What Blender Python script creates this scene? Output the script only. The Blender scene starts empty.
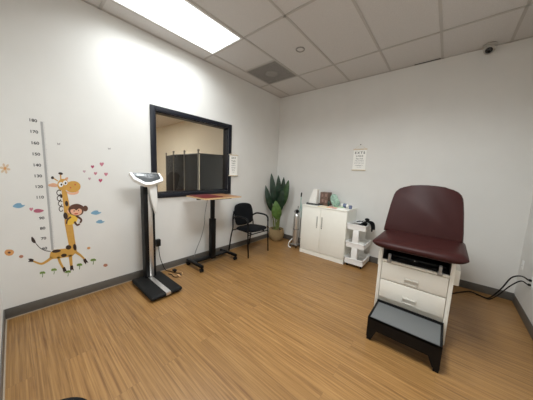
import bpy, bmesh, math, random
from mathutils import Vector, Matrix
random.seed(7)
S = bpy.context.scene
C = S.collection
PI = math.pi
V = Vector
XR, H, YN = 3.667, 3.018, -3.94          # right wall, ceiling height, near wall

# ------------------------------------------------------------------ materials
def mat(name, col, rough=.5, metal=0., spec=.5, noise=0., nscale=40., bump=0., bscale=120., coat=0., emit=0., trans=0.):
    m = bpy.data.materials.new(name); m.use_nodes = True
    nt = m.node_tree; b = nt.nodes['Principled BSDF']
    c = (*col, 1)
    b.inputs['Base Color'].default_value = c
    b.inputs['Roughness'].default_value = rough
    b.inputs['Metallic'].default_value = metal
    b.inputs['Specular IOR Level'].default_value = spec
    b.inputs['Coat Weight'].default_value = coat
    if trans: b.inputs['Transmission Weight'].default_value = trans
    if emit:
        b.inputs['Emission Color'].default_value = c
        b.inputs['Emission Strength'].default_value = emit
    tc = nt.nodes.new('ShaderNodeTexCoord')
    if noise:
        n = nt.nodes.new('ShaderNodeTexNoise'); n.inputs['Scale'].default_value = nscale; n.inputs['Detail'].default_value = 4
        nt.links.new(tc.outputs['Object'], n.inputs['Vector'])
        r = nt.nodes.new('ShaderNodeValToRGB')
        r.color_ramp.elements[0].position = .3; r.color_ramp.elements[1].position = .7
        r.color_ramp.elements[0].color = (*[max(0, x*(1-noise)) for x in col], 1)
        r.color_ramp.elements[1].color = (*[min(1, x*(1+noise)) for x in col], 1)
        nt.links.new(n.outputs['Fac'], r.inputs['Fac']); nt.links.new(r.outputs['Color'], b.inputs['Base Color'])
    if bump:
        n = nt.nodes.new('ShaderNodeTexNoise'); n.inputs['Scale'].default_value = bscale; n.inputs['Detail'].default_value = 3
        nt.links.new(tc.outputs['Object'], n.inputs['Vector'])
        bp = nt.nodes.new('ShaderNodeBump'); bp.inputs['Strength'].default_value = bump; bp.inputs['Distance'].default_value = .004
        nt.links.new(n.outputs['Fac'], bp.inputs['Height']); nt.links.new(bp.outputs['Normal'], b.inputs['Normal'])
    return m

M = {}
def dm(k, *a, **kw): M[k] = mat(k, *a, **kw)
dm('wall_paint', (.74, .73, .705), .6, noise=.02, nscale=3, bump=.06, bscale=90)
dm('cream_paint', (.76, .715, .61), .7, noise=.02, nscale=3)
dm('ceiling_tile', (.62, .60, .585), .9, noise=.06, nscale=150, bump=.25, bscale=220)
dm('grid_metal', (.47, .445, .42), .5, noise=.02, nscale=30)
dm('vinyl_base', (.118, .108, .095), .45, noise=.05, nscale=30)
dm('caulk', (.40, .32, .24), .6, noise=.08, nscale=40)
dm('frame_black', (.009, .010, .016), .4, spec=.3, noise=.1, nscale=30)
dm('black_plastic', (.005, .005, .0055), .45, spec=.25, noise=.15, nscale=60)
dm('black_rubber', (.007, .007, .007), .6, spec=.22, noise=.15, nscale=80, bump=.1, bscale=300)
dm('black_fabric', (.005, .0055, .007), .85, spec=.2, noise=.3, nscale=250, bump=.3, bscale=500)
dm('black_metal', (.004, .004, .0045), .42, spec=.22, noise=.1, nscale=40)
dm('screen_fabric', (.012, .012, .012), .9, spec=.2, noise=.2, nscale=200)
dm('grey_metal', (.34, .33, .31), .4, metal=.6, noise=.05, nscale=40)
dm('chrome', (.38, .38, .38), .3, metal=.4, noise=.03, nscale=30)
dm('brushed', (.70, .68, .66), .33, metal=.85, noise=.06, nscale=60)
dm('white_plastic', (.88, .88, .87), .35, noise=.02, nscale=20)
dm('white_enamel', (.80, .775, .71), .38, noise=.015, nscale=10)
dm('cabinet_cream', (.90, .89, .82), .4, noise=.015, nscale=10)
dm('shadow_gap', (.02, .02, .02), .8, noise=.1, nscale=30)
dm('burgundy', (.036, .0095, .0085), .44, spec=.14, noise=.06, nscale=8, bump=.12, bscale=350)
dm('piping', (.05, .012, .014), .4, noise=.1, nscale=50)
dm('step_rubber', (.118, .122, .122), .55, noise=.08, nscale=150, bump=.2, bscale=400)
dm('dark_screen', (.075, .08, .085), .25, noise=.1, nscale=20)
dm('lcd', (.30, .33, .33), .2, noise=.05, nscale=30)
dm('red_folder', (.13, .014, .018), .4, noise=.15, nscale=20)
dm('paper', (.90, .89, .85), .8, noise=.02, nscale=30)
dm('ink', (.05, .05, .055), .8, noise=.05, nscale=30)
dm('pale_ink', (.30, .30, .31), .8, noise=.05, nscale=30)
dm('red_ink', (.45, .08, .08), .8, noise=.05, nscale=30)
dm('pine', (.66, .56, .42), .6, noise=.15, nscale=40)
dm('pull_frame', (.60, .575, .52), .45, noise=.05, nscale=30)
dm('handle_grey', (.50, .49, .46), .4, noise=.04, nscale=30)
dm('key_grey', (.10, .105, .11), .5, noise=.05, nscale=30)
dm('beige_plug', (.55, .33, .16), .5, noise=.1, nscale=40)
dm('grey_cable', (.20, .20, .20), .5, noise=.1, nscale=40)
dm('tissue', (.85, .83, .79), .8, noise=.03, nscale=60, bump=.3, bscale=60)
dm('brown_card', (.16, .095, .07), .6, noise=.35, nscale=45)
dm('pink_patch', (.30, .19, .16), .6, noise=.2, nscale=45)
dm('dark_tray', (.06, .06, .06), .5, noise=.1, nscale=40)
dm('green_bag', (.34, .50, .41), .35, noise=.45, nscale=40)
dm('dark_bottle', (.02, .05, .04), .2, noise=.1, nscale=40)
dm('yellow_paper', (.80, .62, .27), .7, noise=.08, nscale=40)
dm('pink_paper', (.80, .45, .38), .7, noise=.08, nscale=40)
dm('green_paper', (.45, .66, .40), .7, noise=.08, nscale=40)
dm('blue_wrap', (.16, .19, .30), .5, noise=.4, nscale=60)
dm('tube_green', (.40, .58, .54), .3, noise=.1, nscale=30)
dm('leaf_dark', (.012, .035, .018), .35, noise=.4, nscale=14)
dm('leaf_mid', (.028, .070, .022), .38, noise=.35, nscale=14)
dm('leaf_bright', (.085, .165, .035), .4, noise=.3, nscale=20)
dm('stem_green', (.16, .20, .055), .5, noise=.3, nscale=30)
dm('soil', (.05, .035, .025), .95, noise=.5, nscale=60, bump=.6, bscale=60)
dm('vent_grey', (.30, .285, .27), .55, noise=.04, nscale=60)
dm('camera_white', (.46, .44, .41), .45, noise=.03, nscale=30)
dm('lens_black', (.006, .005, .005), .12, noise=.1, nscale=30)
dm('tile_gap', (.02, .02, .02), .9, noise=.1, nscale=20)
dm('strip_grey', (.40, .40, .40), .6, noise=.05, nscale=60)
for k, c in dict(d_orange=(.60,.33,.07), d_dark=(.035,.018,.014), d_ear=(.68,.38,.24), d_white=(.85,.85,.83), d_red=(.55,.10,.05), d_peach=(.80,.45,.30),
                 d_yellow=(.78,.50,.06), d_brown=(.11,.045,.028), d_pink=(.55,.20,.26), d_red2=(.45,.07,.14), d_mauve=(.52,.36,.40), d_grey=(.36,.34,.34),
                 d_tan=(.66,.52,.38), d_orange2=(.66,.33,.12), d_blue=(.20,.38,.53), d_pink2=(.42,.11,.17), d_green=(.18,.30,.06), d_green2=(.10,.20,.04),
                 d_brown2=(.45,.20,.13)).items():
    dm(k, c, .45, noise=.04, nscale=40)

def wicker():
    m = mat('wicker', (.36, .25, .12), .75); nt = m.node_tree; b = nt.nodes['Principled BSDF']
    tc = nt.nodes.new('ShaderNodeTexCoord')
    w = nt.nodes.new('ShaderNodeTexWave'); w.wave_type = 'BANDS'; w.bands_direction = 'Z'; w.inputs['Scale'].default_value = 22; w.inputs['Distortion'].default_value = 3
    r = nt.nodes.new('ShaderNodeValToRGB'); r.color_ramp.elements[0].color = (.17, .11, .05, 1); r.color_ramp.elements[1].color = (.52, .37, .18, 1)
    nt.links.new(tc.outputs['Object'], w.inputs['Vector']); nt.links.new(w.outputs['Fac'], r.inputs['Fac']); nt.links.new(r.outputs['Color'], b.inputs['Base Color'])
    bp = nt.nodes.new('ShaderNodeBump'); bp.inputs['Strength'].default_value = .6; bp.inputs['Distance'].default_value = .01
    nt.links.new(w.outputs['Fac'], bp.inputs['Height']); nt.links.new(bp.outputs['Normal'], b.inputs['Normal'])
    return m
M['wicker'] = wicker()

def planks():
    m = mat('vinyl_planks', (.3, .17, .08), .38); nt = m.node_tree; b = nt.nodes['Principled BSDF']; L = nt.links.new
    tc = nt.nodes.new('ShaderNodeTexCoord')
    br = nt.nodes.new('ShaderNodeTexBrick'); br.offset = .37; br.offset_frequency = 2
    br.inputs['Scale'].default_value = 1; br.inputs['Brick Width'].default_value = 1.5; br.inputs['Row Height'].default_value = .152
    br.inputs['Mortar Size'].default_value = .0009; br.inputs['Mortar Smooth'].default_value = .3; br.inputs['Bias'].default_value = 0
    br.inputs['Color1'].default_value = (.0, 0, 0, 1); br.inputs['Color2'].default_value = (1, 1, 1, 1); br.inputs['Mortar'].default_value = (.5, .5, .5, 1)
    L(tc.outputs['Object'], br.inputs['Vector'])
    # every board shifts the grain along itself
    sh = nt.nodes.new('ShaderNodeVectorMath'); sh.operation = 'MULTIPLY'; sh.inputs[1].default_value = (7.3, 3.1, 0)
    L(br.outputs['Color'], sh.inputs[0])
    ad = nt.nodes.new('ShaderNodeVectorMath'); ad.operation = 'ADD'; L(tc.outputs['Object'], ad.inputs[0]); L(sh.outputs[0], ad.inputs[1])
    mp = nt.nodes.new('ShaderNodeMapping'); mp.inputs['Scale'].default_value = (1.4, 62, 1); L(ad.outputs[0], mp.inputs['Vector'])
    n = nt.nodes.new('ShaderNodeTexNoise'); n.inputs['Scale'].default_value = 1.2; n.inputs['Detail'].default_value = 6; n.inputs['Roughness'].default_value = .62; n.inputs['Distortion'].default_value = .6
    L(mp.outputs[0], n.inputs['Vector'])
    r = nt.nodes.new('ShaderNodeValToRGB'); e = r.color_ramp.elements
    e[0].position = .32; e[0].color = (.178, .084, .027, 1); e[1].position = .70; e[1].color = (.385, .217, .080, 1)
    x = e.new(.5); x.color = (.285, .149, .049, 1)
    L(n.outputs['Fac'], r.inputs['Fac'])
    # tone per board
    hs = nt.nodes.new('ShaderNodeMapRange'); hs.inputs['To Min'].default_value = .94; hs.inputs['To Max'].default_value = 1.06; L(br.outputs['Color'], hs.inputs['Value'])
    mu = nt.nodes.new('ShaderNodeVectorMath'); mu.operation = 'SCALE'; L(r.outputs['Color'], mu.inputs[0]); L(hs.outputs[0], mu.inputs['Scale'])
    mx = nt.nodes.new('ShaderNodeMix'); mx.data_type = 'RGBA'; L(br.outputs['Fac'], mx.inputs['Factor']); L(mu.outputs[0], mx.inputs['A']); mx.inputs['B'].default_value = (.19, .10, .04, 1)
    L(mx.outputs['Result'], b.inputs['Base Color'])
    bp = nt.nodes.new('ShaderNodeBump'); bp.inputs['Strength'].default_value = .15; bp.inputs['Distance'].default_value = .002
    L(n.outputs['Fac'], bp.inputs['Height']); L(bp.outputs['Normal'], b.inputs['Normal'])
    return m
M['planks'] = planks()

def table_wood():
    m = mat('table_wood', (.5, .3, .13), .4); nt = m.node_tree; b = nt.nodes['Principled BSDF']; L = nt.links.new
    tc = nt.nodes.new('ShaderNodeTexCoord'); mp = nt.nodes.new('ShaderNodeMapping'); mp.inputs['Scale'].default_value = (40, 2, 10); L(tc.outputs['Object'], mp.inputs['Vector'])
    n = nt.nodes.new('ShaderNodeTexNoise'); n.inputs['Scale'].default_value = 1; n.inputs['Detail'].default_value = 5; L(mp.outputs[0], n.inputs['Vector'])
    r = nt.nodes.new('ShaderNodeValToRGB'); r.color_ramp.elements[0].color = (.24, .105, .042, 1); r.color_ramp.elements[1].color = (.40, .20, .09, 1)
    L(n.outputs['Fac'], r.inputs['Fac']); L(r.outputs['Color'], b.inputs['Base Color'])
    return m
M['table_wood'] = table_wood()
dm('table_edge', (.66, .47, .27), .45, noise=.1, nscale=40)

def glass():
    m = bpy.data.materials.new('window_glass'); m.use_nodes = True; nt = m.node_tree; nt.nodes.clear(); L = nt.links.new
    o = nt.nodes.new('ShaderNodeOutputMaterial'); t = nt.nodes.new('ShaderNodeBsdfTransparent'); t.inputs['Color'].default_value = (.93, .94, .93, 1)
    g = nt.nodes.new('ShaderNodeBsdfGlossy'); g.inputs['Roughness'].default_value = .02
    f = nt.nodes.new('ShaderNodeFresnel'); f.inputs['IOR'].default_value = 1.45
    x = nt.nodes.new('ShaderNodeMixShader'); L(f.outputs[0], x.inputs[0]); L(t.outputs[0], x.inputs[1]); L(g.outputs[0], x.inputs[2]); L(x.outputs[0], o.inputs['Surface'])
    return m
M['glass'] = glass()
def lamp(name, col, strength):
    m = bpy.data.materials.new(name); m.use_nodes = True; nt = m.node_tree; b = nt.nodes['Principled BSDF']
    b.inputs['Base Color'].default_value = (.8, .8, .8, 1); b.inputs['Emission Color'].default_value = (*col, 1); b.inputs['Emission Strength'].default_value = strength
    return m
M['diffuser_lit'] = lamp('diffuser_lit', (.95, 1, 1), 1.7)
M['diffuser_bright'] = lamp('diffuser_bright', (.97, 1, .99), 2.2)
M['diffuser_warm'] = lamp('diffuser_warm', (1, .96, .88), 34.0)

# ------------------------------------------------------------------ mesh helpers (all in world coordinates; build() moves the origin)
class MB:
    def __init__(s): s.bm = bmesh.new()
    def box(s, a, b, bev=0., seg=2, M4=None):
        a, b = V(a), V(b); vs = []
        for z in (a.z, b.z):
            for x, y in ((a.x, a.y), (b.x, a.y), (b.x, b.y), (a.x, b.y)): vs.append(s.bm.verts.new((x, y, z)))
        f = [(0,3,2,1), (4,5,6,7), (0,1,5,4), (1,2,6,5), (2,3,7,6), (3,0,4,7)]
        fs = [s.bm.faces.new([vs[i] for i in q]) for q in f]
        if bev:
            es = list({e for q in fs for e in q.edges})
            r = bmesh.ops.bevel(s.bm, geom=es, offset=bev, segments=seg, profile=.5, affect='EDGES')
            vs = list({v for q in r['faces'] for v in q.verts} | {v for v in vs if v.is_valid})
        if M4 is not None:
            for v in vs:
                if v.is_valid: v.co = M4 @ v.co
        return s
    def prism(s, pts, d, bev=0., seg=2):
        """closed outline (3-D points, coplanar) pushed along vector d"""
        d = V(d); a = [s.bm.verts.new(V(p)) for p in pts]; b = [s.bm.verts.new(V(p)+d) for p in pts]; n = len(pts)
        fs = [s.bm.faces.new(a[::-1]), s.bm.faces.new(b)]
        for i in range(n): fs.append(s.bm.faces.new((a[i], a[(i+1) % n], b[(i+1) % n], b[i])))
        if bev:
            es = list({e for q in fs[:2] for e in q.edges})
            bmesh.ops.bevel(s.bm, geom=es, offset=bev, segments=seg, profile=.5, affect='EDGES')
        return s
    def tube(s, pts, r, seg=8, cap=True):
        P = [V(p) for p in pts]; rs = r if isinstance(r, (list, tuple)) else [r]*len(P); rings = []; up = None
        for i, p in enumerate(P):
            t = (P[min(i+1, len(P)-1)] - P[max(i-1, 0)]).normalized()
            if up is None: up = t.orthogonal().normalized()
            up = (up - t*up.dot(t)).normalized() if (up - t*up.dot(t)).length > 1e-6 else t.orthogonal().normalized()
            w = t.cross(up)
            rings.append([s.bm.verts.new(p + (up*math.cos(2*PI*k/seg) + w*math.sin(2*PI*k/seg))*rs[i]) for k in range(seg)])
        for a, b in zip(rings, rings[1:]):
            for k in range(seg): s.bm.faces.new((a[k], a[(k+1) % seg], b[(k+1) % seg], b[k]))
        if cap: s.bm.faces.new(rings[0][::-1]); s.bm.faces.new(rings[-1])
        return s
    def lathe(s, prof, c, axis='z', seg=24, cap=True):
        """prof: list of (radius, height) along the axis from c"""
        c = V(c); rings = []
        ax = {'z': (V((1,0,0)), V((0,1,0)), V((0,0,1))), 'y': (V((1,0,0)), V((0,0,-1)), V((0,1,0))), 'x': (V((0,1,0)), V((0,0,1)), V((1,0,0)))}[axis] if isinstance(axis, str) else axis
        for r, h in prof:
            if r < 1e-6: rings.append([s.bm.verts.new(c + ax[2]*h)])
            else: rings.append([s.bm.verts.new(c + ax[0]*r*math.cos(2*PI*k/seg) + ax[1]*r*math.sin(2*PI*k/seg) + ax[2]*h) for k in range(seg)])
        for a, b in zip(rings, rings[1:]):
            for k in range(seg):
                k2 = (k+1) % seg
                if len(a) == 1 and len(b) == 1: continue
                if len(a) == 1: s.bm.faces.new((a[0], b[k2], b[k]))
                elif len(b) == 1: s.bm.faces.new((a[k], a[k2], b[0]))
                else: s.bm.faces.new((a[k], a[k2], b[k2], b[k]))
        if cap and len(rings[0]) > 1: s.bm.faces.new(rings[0][::-1])
        if cap and len(rings[-1]) > 1: s.bm.faces.new(rings[-1])
        return s
    def grid(s, f, nu, nv):
        g = [[s.bm.verts.new(f(i/nu, j/nv)) for j in range(nv+1)] for i in range(nu+1)]
        for i in range(nu):
            for j in range(nv): s.bm.faces.new((g[i][j], g[i+1][j], g[i+1][j+1], g[i][j+1]))
        return s
    def build(s, name, m, parent=None, loc=None, smooth=35, mods=None):
        bmesh.ops.recalc_face_normals(s.bm, faces=s.bm.faces[:])
        o0 = wloc(parent) if parent is not None else (V(loc) if loc is not None else V((0,0,0)))
        if any(o0): bmesh.ops.translate(s.bm, verts=s.bm.verts[:], vec=-o0)
        me = bpy.data.meshes.new(name); s.bm.to_mesh(me); s.bm.free()
        if smooth:
            for p in me.polygons: p.use_smooth = True
            me.set_sharp_from_angle(angle=math.radians(smooth))
        me.materials.append(M[m])
        o = bpy.data.objects.new(name, me); C.objects.link(o)
        if parent is not None: o.parent = parent
        else: o.location = o0
        return o
def wloc(o):
    l = V((0,0,0))
    while o is not None: l += o.location; o = o.parent
    return l
def tag(o, label, cat, group=None):
    o['label'] = label; o['category'] = cat
    if group: o['group'] = group
    return o
def thing(name, label, cat, loc, group=None):
    o = bpy.data.objects.new(name, None); C.objects.link(o); o.location = loc; o.empty_display_size = .05
    return tag(o, label, cat, group)
def struct(name, mb, m, **k):
    o = mb.build(name, m, **k)
    if not k.get('parent'): o['kind'] = 'structure'
    return o
def text(name, s, size, m, loc, rot, parent, depth=.0006, align='CENTER'):
    cu = bpy.data.curves.new(name, 'FONT'); cu.body = s; cu.size = size; cu.align_x = align; cu.align_y = 'CENTER'; cu.extrude = depth; cu.offset = size*.022
    t = bpy.data.objects.new(name, cu); C.objects.link(t)
    bpy.context.view_layer.update()
    me = bpy.data.meshes.new_from_object(t.evaluated_get(bpy.context.evaluated_depsgraph_get()))
    bpy.data.objects.remove(t); me.materials.clear(); me.materials.append(M[m])
    o = bpy.data.objects.new(name, me); C.objects.link(o)
    o.parent = parent; o.location = V(loc) - wloc(parent); o.rotation_euler = rot
    return o
LEFT = (PI/2, 0, PI/2); BACK = (PI/2, 0, 0)

def smooth_path(pts, k=6):
    P = [V(p) for p in pts]; P = [2*P[0]-P[1]] + P + [2*P[-1]-P[-2]]; o = []
    for i in range(1, len(P)-2):
        a, b, c, d = P[i-1:i+3]
        for j in range(k):
            t = j/k; o.append(.5*(2*b + (c-a)*t + (2*a-5*b+4*c-d)*t*t + (3*b-a-3*c+d)*t**3))
    o.append(P[-2]); return o

# ------------------------------------------------------------------ the room
TW = .12
struct('floor', MB().box((0, YN-.0, -.1), (XR, 0, 0)), 'planks', smooth=0)
struct('ceiling', MB().box((-.0, YN, H+.0), (XR, 0, H+.1)), 'ceiling_tile', smooth=0)
WY0, WY1, WZ0, WZ1 = -2.59, -1.40, 1.09, 2.14        # window opening
w = MB()
w.box((-TW, YN-.1, -.1), (0, WY0, H+.1)); w.box((-TW, WY1, -.1), (0, .1, H+.1))
w.box((-TW, WY0, -.1), (0, WY1, WZ0)); w.box((-TW, WY0, WZ1), (0, WY1, H+.1))
struct('wall_left', w, 'wall_paint', smooth=0)
struct('wall_back', MB().box((0, 0, -.1), (XR, .12, H+.1)), 'wall_paint', smooth=0)
struct('wall_right', MB().box((XR, YN-.1, -.1), (XR+.12, .12, H+.1)), 'wall_paint', smooth=0)
struct('wall_near', MB().box((0, YN-.12, -.1), (XR, YN, H+.1)), 'wall_paint', smooth=0)
bt, bh = .007, .10
struct('baseboard_left', MB().box((0, YN+bt, 0), (bt, -bt, bh), .002), 'vinyl_base')
struct('baseboard_back', MB().box((0, -bt, 0), (XR, 0, bh), .002), 'vinyl_base')
struct('baseboard_right', MB().box((XR-bt, YN+bt, 0), (XR, -bt, bh), .002), 'vinyl_base')
struct('baseboard_near', MB().box((0, YN, 0), (XR, YN+bt, bh), .002), 'vinyl_base')
struct('trim_1', MB().box((bt, YN+bt+.008, 0), (bt+.008, -bt, .006)), 'caulk', smooth=0)
struct('trim_2', MB().box((bt, YN+bt, 0), (XR-bt, YN+bt+.008, .006)), 'caulk', smooth=0)

# suspended ceiling: T-bars, columns 0.61 apart
GB, GA, s_ = .244, -.673, .6096
g = MB(); hw, th = .0125, .006
colx = [GB + i*s_ for i in range(6)]
rowy = [GA - i*1.2192 for i in range(3)]
for x in colx: g.box((x-hw, YN, H-th), (x+hw, 0, H+.001))
for y in rowy: g.box((0, y-hw, H-th), (XR, y+hw, H+.001))
for y in (GA-s_, ): g.box((colx[0], y-hw, H-th), (colx[1], y+hw, H+.001))
g.box((0, YN, H-th), (.02, 0, H)); g.box((0, -.02, H-th), (XR, 0, H)); g.box((XR-.02, YN, H-th), (XR, 0, H)); g.box((0, YN, H-th), (XR, YN+.02, H))
struct('trim_3', g, 'grid_metal', smooth=0)
struct('trim_4', MB().box((colx[3]+.30, -.034, H-.0075), (colx[4]-.02, -.021, H-.004)), 'tile_gap', smooth=0)

# observation window to the next room
wn = bpy.data.objects.new('window_1', None); C.objects.link(wn); wn.location = (0, (WY0+WY1)/2, WZ0); wn['kind'] = 'structure'
f = MB(); fo = .062; pj = .018
a, b_, c_, d_ = WY0-fo, WY1+fo, WZ0-fo, WZ1+fo
for xa, xb in ((0, pj), (-TW-pj, -TW)):
    f.box((xa, a, c_), (xb, WY0, d_), .003); f.box((xa, WY1, c_), (xb, b_, d_), .003)
    f.box((xa, WY0, c_), (xb, WY1, WZ0), .003); f.box((xa, WY0, WZ1), (xb, WY1, d_), .003)
q = .012
f.box((-TW, WY0, WZ0), (0, WY0+q, WZ1)); f.box((-TW, WY1-q, WZ0), (0, WY1, WZ1)); f.box((-TW, WY0+q, WZ0), (0, WY1-q, WZ0+q)); f.box((-TW, WY0+q, WZ1-q), (0, WY1-q, WZ1))
f.build('window_frame', 'frame_black', wn)
MB().box((-.063, WY0+q, WZ0+q), (-.057, WY1-q, WZ1-q)).build('pane', 'glass', wn, smooth=0)

# the room beyond the window
AX0, AX1, AY0 = -6.9, -TW, -4.4
struct('floor', MB().box((AX0, AY0, -.1), (AX1, 0, 0)), 'planks', smooth=0)
struct('ceiling', MB().box((AX0, AY0, H), (AX1, 0, H+.1)), 'ceiling_tile', smooth=0)
struct('wall_beyond_back', MB().box((AX0, 0, -.1), (AX1, .12, H+.1)), 'cream_paint', smooth=0)
struct('wall_beyond_left', MB().box((AX0-.12, AY0, -.1), (AX0, .12, H+.1)), 'cream_paint', smooth=0)
struct('wall_beyond_near', MB().box((AX0-.12, AY0-.12, -.1), (AX1, AY0, H+.1)), 'cream_paint', smooth=0)

def troffer(x0, x1, y0, y1, m, label, z=H, watts=0):
    t = thing('ceiling_light', label, 'ceiling light', ((x0+x1)/2, (y0+y1)/2, z-.012))
    fr = MB(); e = .022
    fr.box((x0, y0, z-.012), (x0+e, y1, z-.0005)); fr.box((x1-e, y0, z-.012), (x1, y1, z-.0005)); fr.box((x0+e, y0, z-.012), (x1-e, y0+e, z-.0005)); fr.box((x0+e, y1-e, z-.012), (x1-e, y1, z-.0005))
    fr.build('frame', 'white_plastic', t, smooth=0)
    MB().box((x0+e, y0+e, z-.008), (x1-e, y1-e, z-.001)).build('diffuser', m, t, smooth=0)
    if watts:
        ld = bpy.data.lights.new('tube_light', 'AREA'); ld.shape = 'RECTANGLE'; ld.size = x1-x0-2*e; ld.size_y = y1-y0-2*e
        ld.energy = watts; ld.color = (.93, .985, 1); ld.spread = math.radians(154)
        lo = bpy.data.objects.new('tube_light', ld); C.objects.link(lo); lo.parent = t; lo.location = (0, 0, .0025)
    return t
troffer(colx[0]+hw, colx[1]-hw, GA-4*s_+hw, GA-2*s_-hw, 'diffuser_lit', 'bright rectangular fluorescent ceiling light above the window wall', watts=12.5)
troffer(colx[3]+hw, colx[4]-hw, GA-4*s_+hw, GA-2*s_-hw, 'diffuser_bright', 'fluorescent ceiling light overhead, out of view above the photo top edge', watts=30)
troffer(-4.6, -3.4, -2.6, -2.0, 'diffuser_warm', 'warm ceiling light of the room behind the window')

# ------------------------------------------------------------------ folding screen in the next room
def folding_screen():
    pts = [(-2.25, -1.42), (-1.567, -1.579), (-1.169, -1.555), (-.629, -1.577), (-.40, -1.08)]
    t = thing('folding_screen', 'black fabric folding privacy screen standing behind the window glass', 'folding screen', (-1.169, -1.55, 0))
    for i, (p, q) in enumerate(zip(pts, pts[1:])):
        p, q = V((*p, 0)), V((*q, 0)); d = (q-p); L = d.length; d.normalize(); n = V((-d.y, d.x, 0))
        R = Matrix.Translation(p) @ Matrix(((d.x, n.x, 0, 0), (d.y, n.y, 0, 0), (0, 0, 1, 0), (0, 0, 0, 1)))
        MB().box((.025, -.006, .12), (L-.025, .006, 1.72), .003, M4=R).build('panel', 'screen_fabric', t)
        for z in (.10, 1.72): MB().tube([R @ V((.01, 0, z)), R @ V((L-.01, 0, z))], .010).build('rail', 'black_metal', t)
    for p in pts:
        MB().tube([(*p, .0), (*p, 1.775)], .0135, 10).lathe([(.0, 0), (.02, .004), (.024, .02), (.018, .034), (0, .04)], (*p, 1.765), seg=12).build('post', 'grey_metal', t)
folding_screen()

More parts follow.
